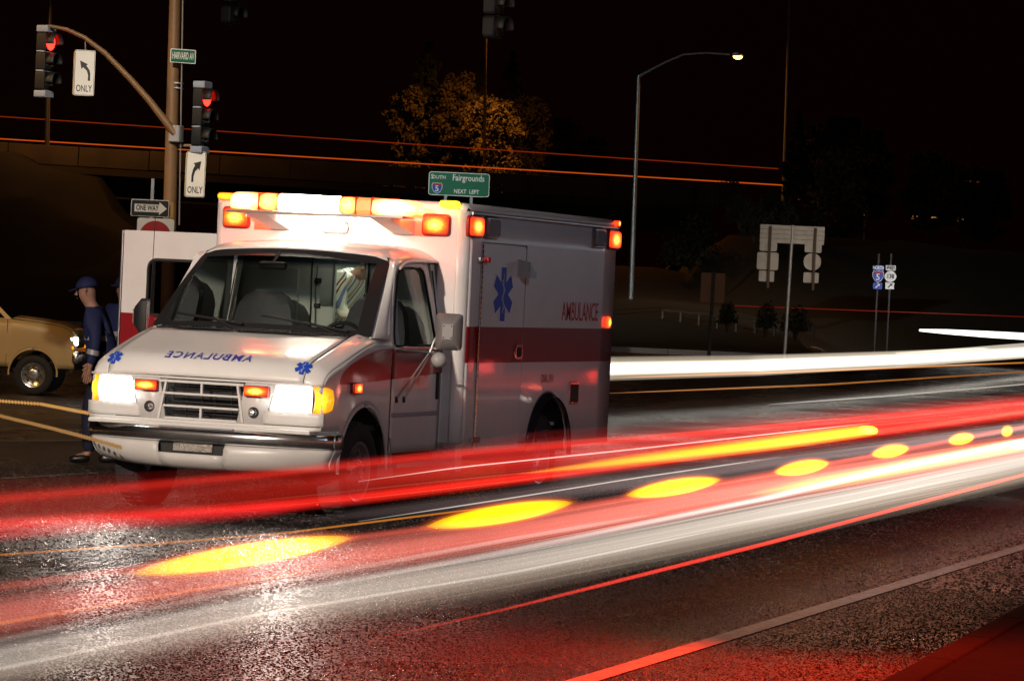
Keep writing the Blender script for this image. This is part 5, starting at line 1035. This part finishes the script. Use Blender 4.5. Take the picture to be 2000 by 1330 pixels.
# pink and white veils
trail('broad pink veil of light between the yellow flashes and the white streak', [(-200, 1235), (0, 1200), (500, 1118), (1000, 1040), (1500, 952), (2100, 855)], .70, [.04, .06, .10, .13, .13], [.06, .065, .075, .075, .075], PINK, 2.3, ends=(0, 0), streaks=30, group=GT)
trail('red streak through the yellow flashes', [(-120, 1160), (0, 1146), (330, 1102), (640, 1056), (1000, 1012), (1500, 928), (2100, 815)], .74, [.03, .035, .05, .06], .014, (1, .12, .07), 2.2, ends=(0, 0), group=GT)
trail('bright white streak along the middle of the near lane', [(-200, 1312), (0, 1272), (500, 1170), (1000, 1074), (1500, 972), (1720, 920), (2100, 838)], .62, [.006, .012, .04, .06, .05, .03], .013, (1, .86, .78), 3.6, ends=(0, 0), group=GT)
trail('second white streak just above the bright white streak', [(-200, 1290), (0, 1250), (500, 1145), (1000, 1052), (1300, 1000)], .62, [.006, .02, .04], .010, WHT, 1.6, ends=(0, 1), group=GT)
trail('wide grey white veil under the bright white streak', [(-200, 1330), (0, 1290), (500, 1190), (1000, 1100), (1500, 1003), (2100, 880)], .52, [.06, .08, .10, .085, .07], [.06, .06, .07, .07, .07], GRY, 1.05, ends=(0, 0), streaks=28, group=GT)
trail('grey veil of light at the lower edge of the passing traffic', [(-200, 1350), (0, 1318), (500, 1215), (1000, 1130), (1500, 1030), (2100, 905)], .42, [.05, .06, .07, .06], [.06, .065, .08, .08], (.85, .66, .50), .62, ends=(0, 0), streaks=16, group=GT)
trail('thin white line along the grey veil', [(0, 1305), (500, 1200), (1000, 1118), (1400, 1035)], .45, .02, .005, WHT, 3, ends=(0, 1), group=GT)
trail('red streak nearest to the painted edge line', [(700, 1256), (1000, 1186), (1500, 1060), (2100, 900)], .40, [.012, .03, .035, .035], [.008, .010, .011], (1, .05, .03), 7, ends=(1, 0), group=GT)
trail('thin orange line low at the left above the yellow flash', [(-100, 1088), (0, 1083), (300, 1062), (560, 1040), (1000, 985)], .7, .012, .005, ORA, 9, ends=(0, 1), group=GT)
trail('thin orange line nearest the left corner of the road', [(-100, 1240), (0, 1216), (400, 1148), (640, 1110)], .65, .012, .006, ORA, 5, ends=(0, 1), group=GT)
trail('thin white glint line across the wheels of the ambulance', [(700, 940), (900, 912), (1230, 878), (1480, 850), (1700, 826)], .84, .008, .004, WHT, 16, ends=(1, 1), group=GT)
trail('thin white glint line between the amber streaks', [(700, 1018), (1000, 972), (1250, 932), (1525, 892)], .79, .007, .0035, (1, .9, .8), 14, ends=(1, 1), group=GT)
trail('faint grey white veil across the lower bumper and front wheel', [(560, 1020), (1000, 972), (1500, 905), (2100, 822)], .80, [.03, .06, .07], .05, (.9, .62, .6), .55, ends=(1, 0), streaks=10, group=GT)
# traffic beyond
GB = 'headlight trails of traffic beyond the ambulance'
trail('thick white headlight trail behind the ambulance', [(1100, 724), (1190, 720), (1470, 714), (1750, 702), (2060, 684)], .70, .065, [.075, .072, .062, .058], (1, .97, .90), 3.2, ends=(0, 0), solid=True, group=GB)
for sc_, st_ in ((.11, 1.6), (.19, .4)):
    Q_ = [onz(x, y, .70) for x, y in [(1100, 724), (1190, 720), (1470, 714), (1750, 702), (2060, 684)]]; MB().tube(Q_, sc_, 12).build('glow_layer', vol_mat((1, .85, .65), st_), [o for o in bpy.data.objects if o.get('label', '').startswith('thick white headlight')][0], 60)
tag(MB().tube([at(1797, 645, 112), at(1850, 648, 110), at(1930, 653, 107), at(2070, 661, 102)], [.04, .085, .11, .12], 10).build('light_trail', emis('slip_trail', (1, .97, .90), 2.6), None, 60), 'white headlight trail on the far slip road at the right edge', 'light trail', GB)
tag(MB().tube([at(1750, 690, 80), at(1880, 682, 84), at(2070, 668, 90)], [.01, .035, .05], 8).build('light_trail', emis('slip_trail2', (1, .90, .75), .5), None, 60), 'faint pale trail between the two white headlight trails', 'light trail', GB)
GO = 'thin orange and red trails beyond the ambulance'
for pts, z, rr_, c, s, lb in (([(1190, 738), (1500, 728), (2060, 706)], .45, .02, ORA, .55, 'thin orange trail just under the thick white trail'), ([(1190, 768), (1600, 752), (2060, 722)], .30, .015, ORA, .35, 'faint orange trail low on the far lane'),
                        ([(1500, 790), (1750, 772), (2060, 745)], .25, .012, WHT, .5, 'faint white trail at right on the far lane')):
    trail(lb, pts, z, rr_, rr_, c, s, ends=(1, 0), solid=True, group=GO)
def far_trail(p, q, D0, r_, col, s, lb): tag(MB().tube([at(*p, D0), at(*q, D0)], r_, 6).build('light_trail', emis('trail_%d' % len(M), col, s)), lb, 'light trail', 'tail light trails on the overpass and the far road')
far_trail((-60, 268), (1528, 362), 173, .035, (1, .13, .01), .55, 'lower orange trail along the top of the overpass')
far_trail((-60, 224), (1520, 330), 173, .03, (1, .08, .01), .20, 'upper dim orange trail above the overpass')
far_trail((1430, 597), (2060, 621), 116, .016, (1, .03, .01), .16, 'thin red trail on the far slip road')
far_trail((1880, 353), (1925, 357), 210, .05, (1, .15, .02), .25, 'short orange trail far right among the trees')
far_trail((1540, 390), (1580, 390), 190, .04, (1, .10, .02), .3, 'short red trail beside the tall right pole')
for p, lb in (((1690, 418), 'distant orange lamp glow nearest the rust coloured tree'), ((1787, 425), 'distant orange lamp glow in the middle of the right trees'), ((1826, 427), 'distant paired orange lamp glow further right'), ((1875, 430), 'distant orange lamp glow nearest the right edge')):
    c = at(*p, 215); tag(MB().rbox(c, (.5, .3, .18), .08, ax=1, rot=Matrix.Rotation(TH, 3, 'Z')).build('distant_lamp', emis('far_lamp', (1, .45, .12), .8)), lb, 'lamp', 'distant lamps glowing between the trees')
# rope-like orange trails at left
for pts, z, st, lb in (([(-60, 780), (0, 783), (80, 789), (190, 810), (250, 830)], .60, .55, 'beaded orange trail left of the ambulance bumper, upper one'), ([(-60, 798), (0, 812), (100, 836), (180, 857), (240, 875)], .55, .30, 'beaded orange trail left of the ambulance bumper, lower one')):
    Q = [onz(x, y, z) for x, y in pts]; b = MB(); L_ = 0
    for a, c in zip(Q, Q[1:]):
        n_ = max(2, int(abs((c-a).dot(R2))/.030))
        for i in range(n_):
            p = a.lerp(c, i/n_); b.box(p, (.012, .022, .026), Matrix.Rotation(.7, 3, 'X'))
    tag(b.build('light_trail', emis('trail_%d' % len(M), (1, .48, .12), st)), lb, 'light trail', 'beaded orange trails at the left')

# ================================================================== ADDED LAMPS OUT OF VIEW (they light the ambulance, pickup and signs)
def added_lamp(lat, dep, h, armv, power, col, label, es=20, size=.3, aim=None, spread=170):
    base = W(lat, dep, 0); r = empty('added_lamp', base, 0, label, 'street lamp', 'street lamps over the near road')
    MB().tube([(0, 0, 0), (0, 0, h*.5), (0, 0, h-.4)], [.10, .085, .06], 12).build('pole', GALV, r, 60)
    hp = R2*armv[0]+F2*armv[1]+Vector((0, 0, h)); MB().tube([(0, 0, h-.4), tuple(hp*.5+Vector((0, 0, h*.5+.1))), tuple(hp+Vector((0, 0, .1)))], .035, 8).build('lamp_arm', GALV, r, 60)
    luminaire(r, hp, power, col, es, size, spread, aim=aim); return r
added_lamp(-11, 7, 7.0, (1.5, 1.0), 470, (1, .82, .68), 'street lamp standing left of the viewer in front of the ambulance', aim=(-1, 0, 1.9), spread=55)
added_lamp(9.5, 12, 8.5, (-2.0, 1.0), 36, (.70, .80, 1), 'street lamp standing right of the viewer over the near lane', aim=(-3.0, 1.1, 1.9), spread=56)
added_lamp(-17, 56, 8.5, (3.0, 1.0), 560, (1, .50, .14), 'sodium street lamp left of the view near the pickup truck')
added_lamp(40, 80, 6.2, (-1.0, 0), 2.5, (.85, .93, 1), 'low white street lamp far right of the view beside the slip road', aim=(-4, 1.1, 2.3), spread=16)
added_lamp(21, 104, 6, (-1.5, 0), 60, (.95, .95, 1), 'white street lamp beyond the right edge near the route markers', aim=W(13.6, 118, 2.2), spread=30)
added_lamp(17, 80, 8, (-1.5, 0), 36, (1, .80, .62), 'street lamp right of the view in front of the sign assembly', aim=W(7.9, 93, 2.8), spread=34)
added_lamp(-19, 92, 9, (1.5, 0), 270, (.9, 1, .92), 'white street lamp left of the view beside the overpass embankment', aim=W(-2, 112, 5.4), spread=40)
# added red signal, unseen above the lane; stands in for brake lights on the road
r = facing_root('traffic_signal', W(1.55, 16.4, 5.2), 'lit red traffic signal above the near kerb, over the top right of the view', 'traffic signal')
for i, z in enumerate((.35, 0, -.35)):
    MB().rbox((0, 0, z), (.34, .20, .335), .04, ax=1).build('signal_section', SIGH, r, 40)
    MB().lathe([(-.102, .148), (-.125, .11), (-.142, 0)], (0, 0, z), 'y', 20).build('signal_lens', REDLENS if i == 0 else M['dark_lens'], r, 60)
MB().tube([(0, 0, .5), (0, 0, 1.6)], .03, 6).build('hanger', BLACK, r)
area('lamp_light', Vector((0, -.16, .35)), .28, 420, (1, .03, .008), r, Vector((.25, -.2, -5.2)).to_track_quat('-Z', 'Y').to_euler(), 84)
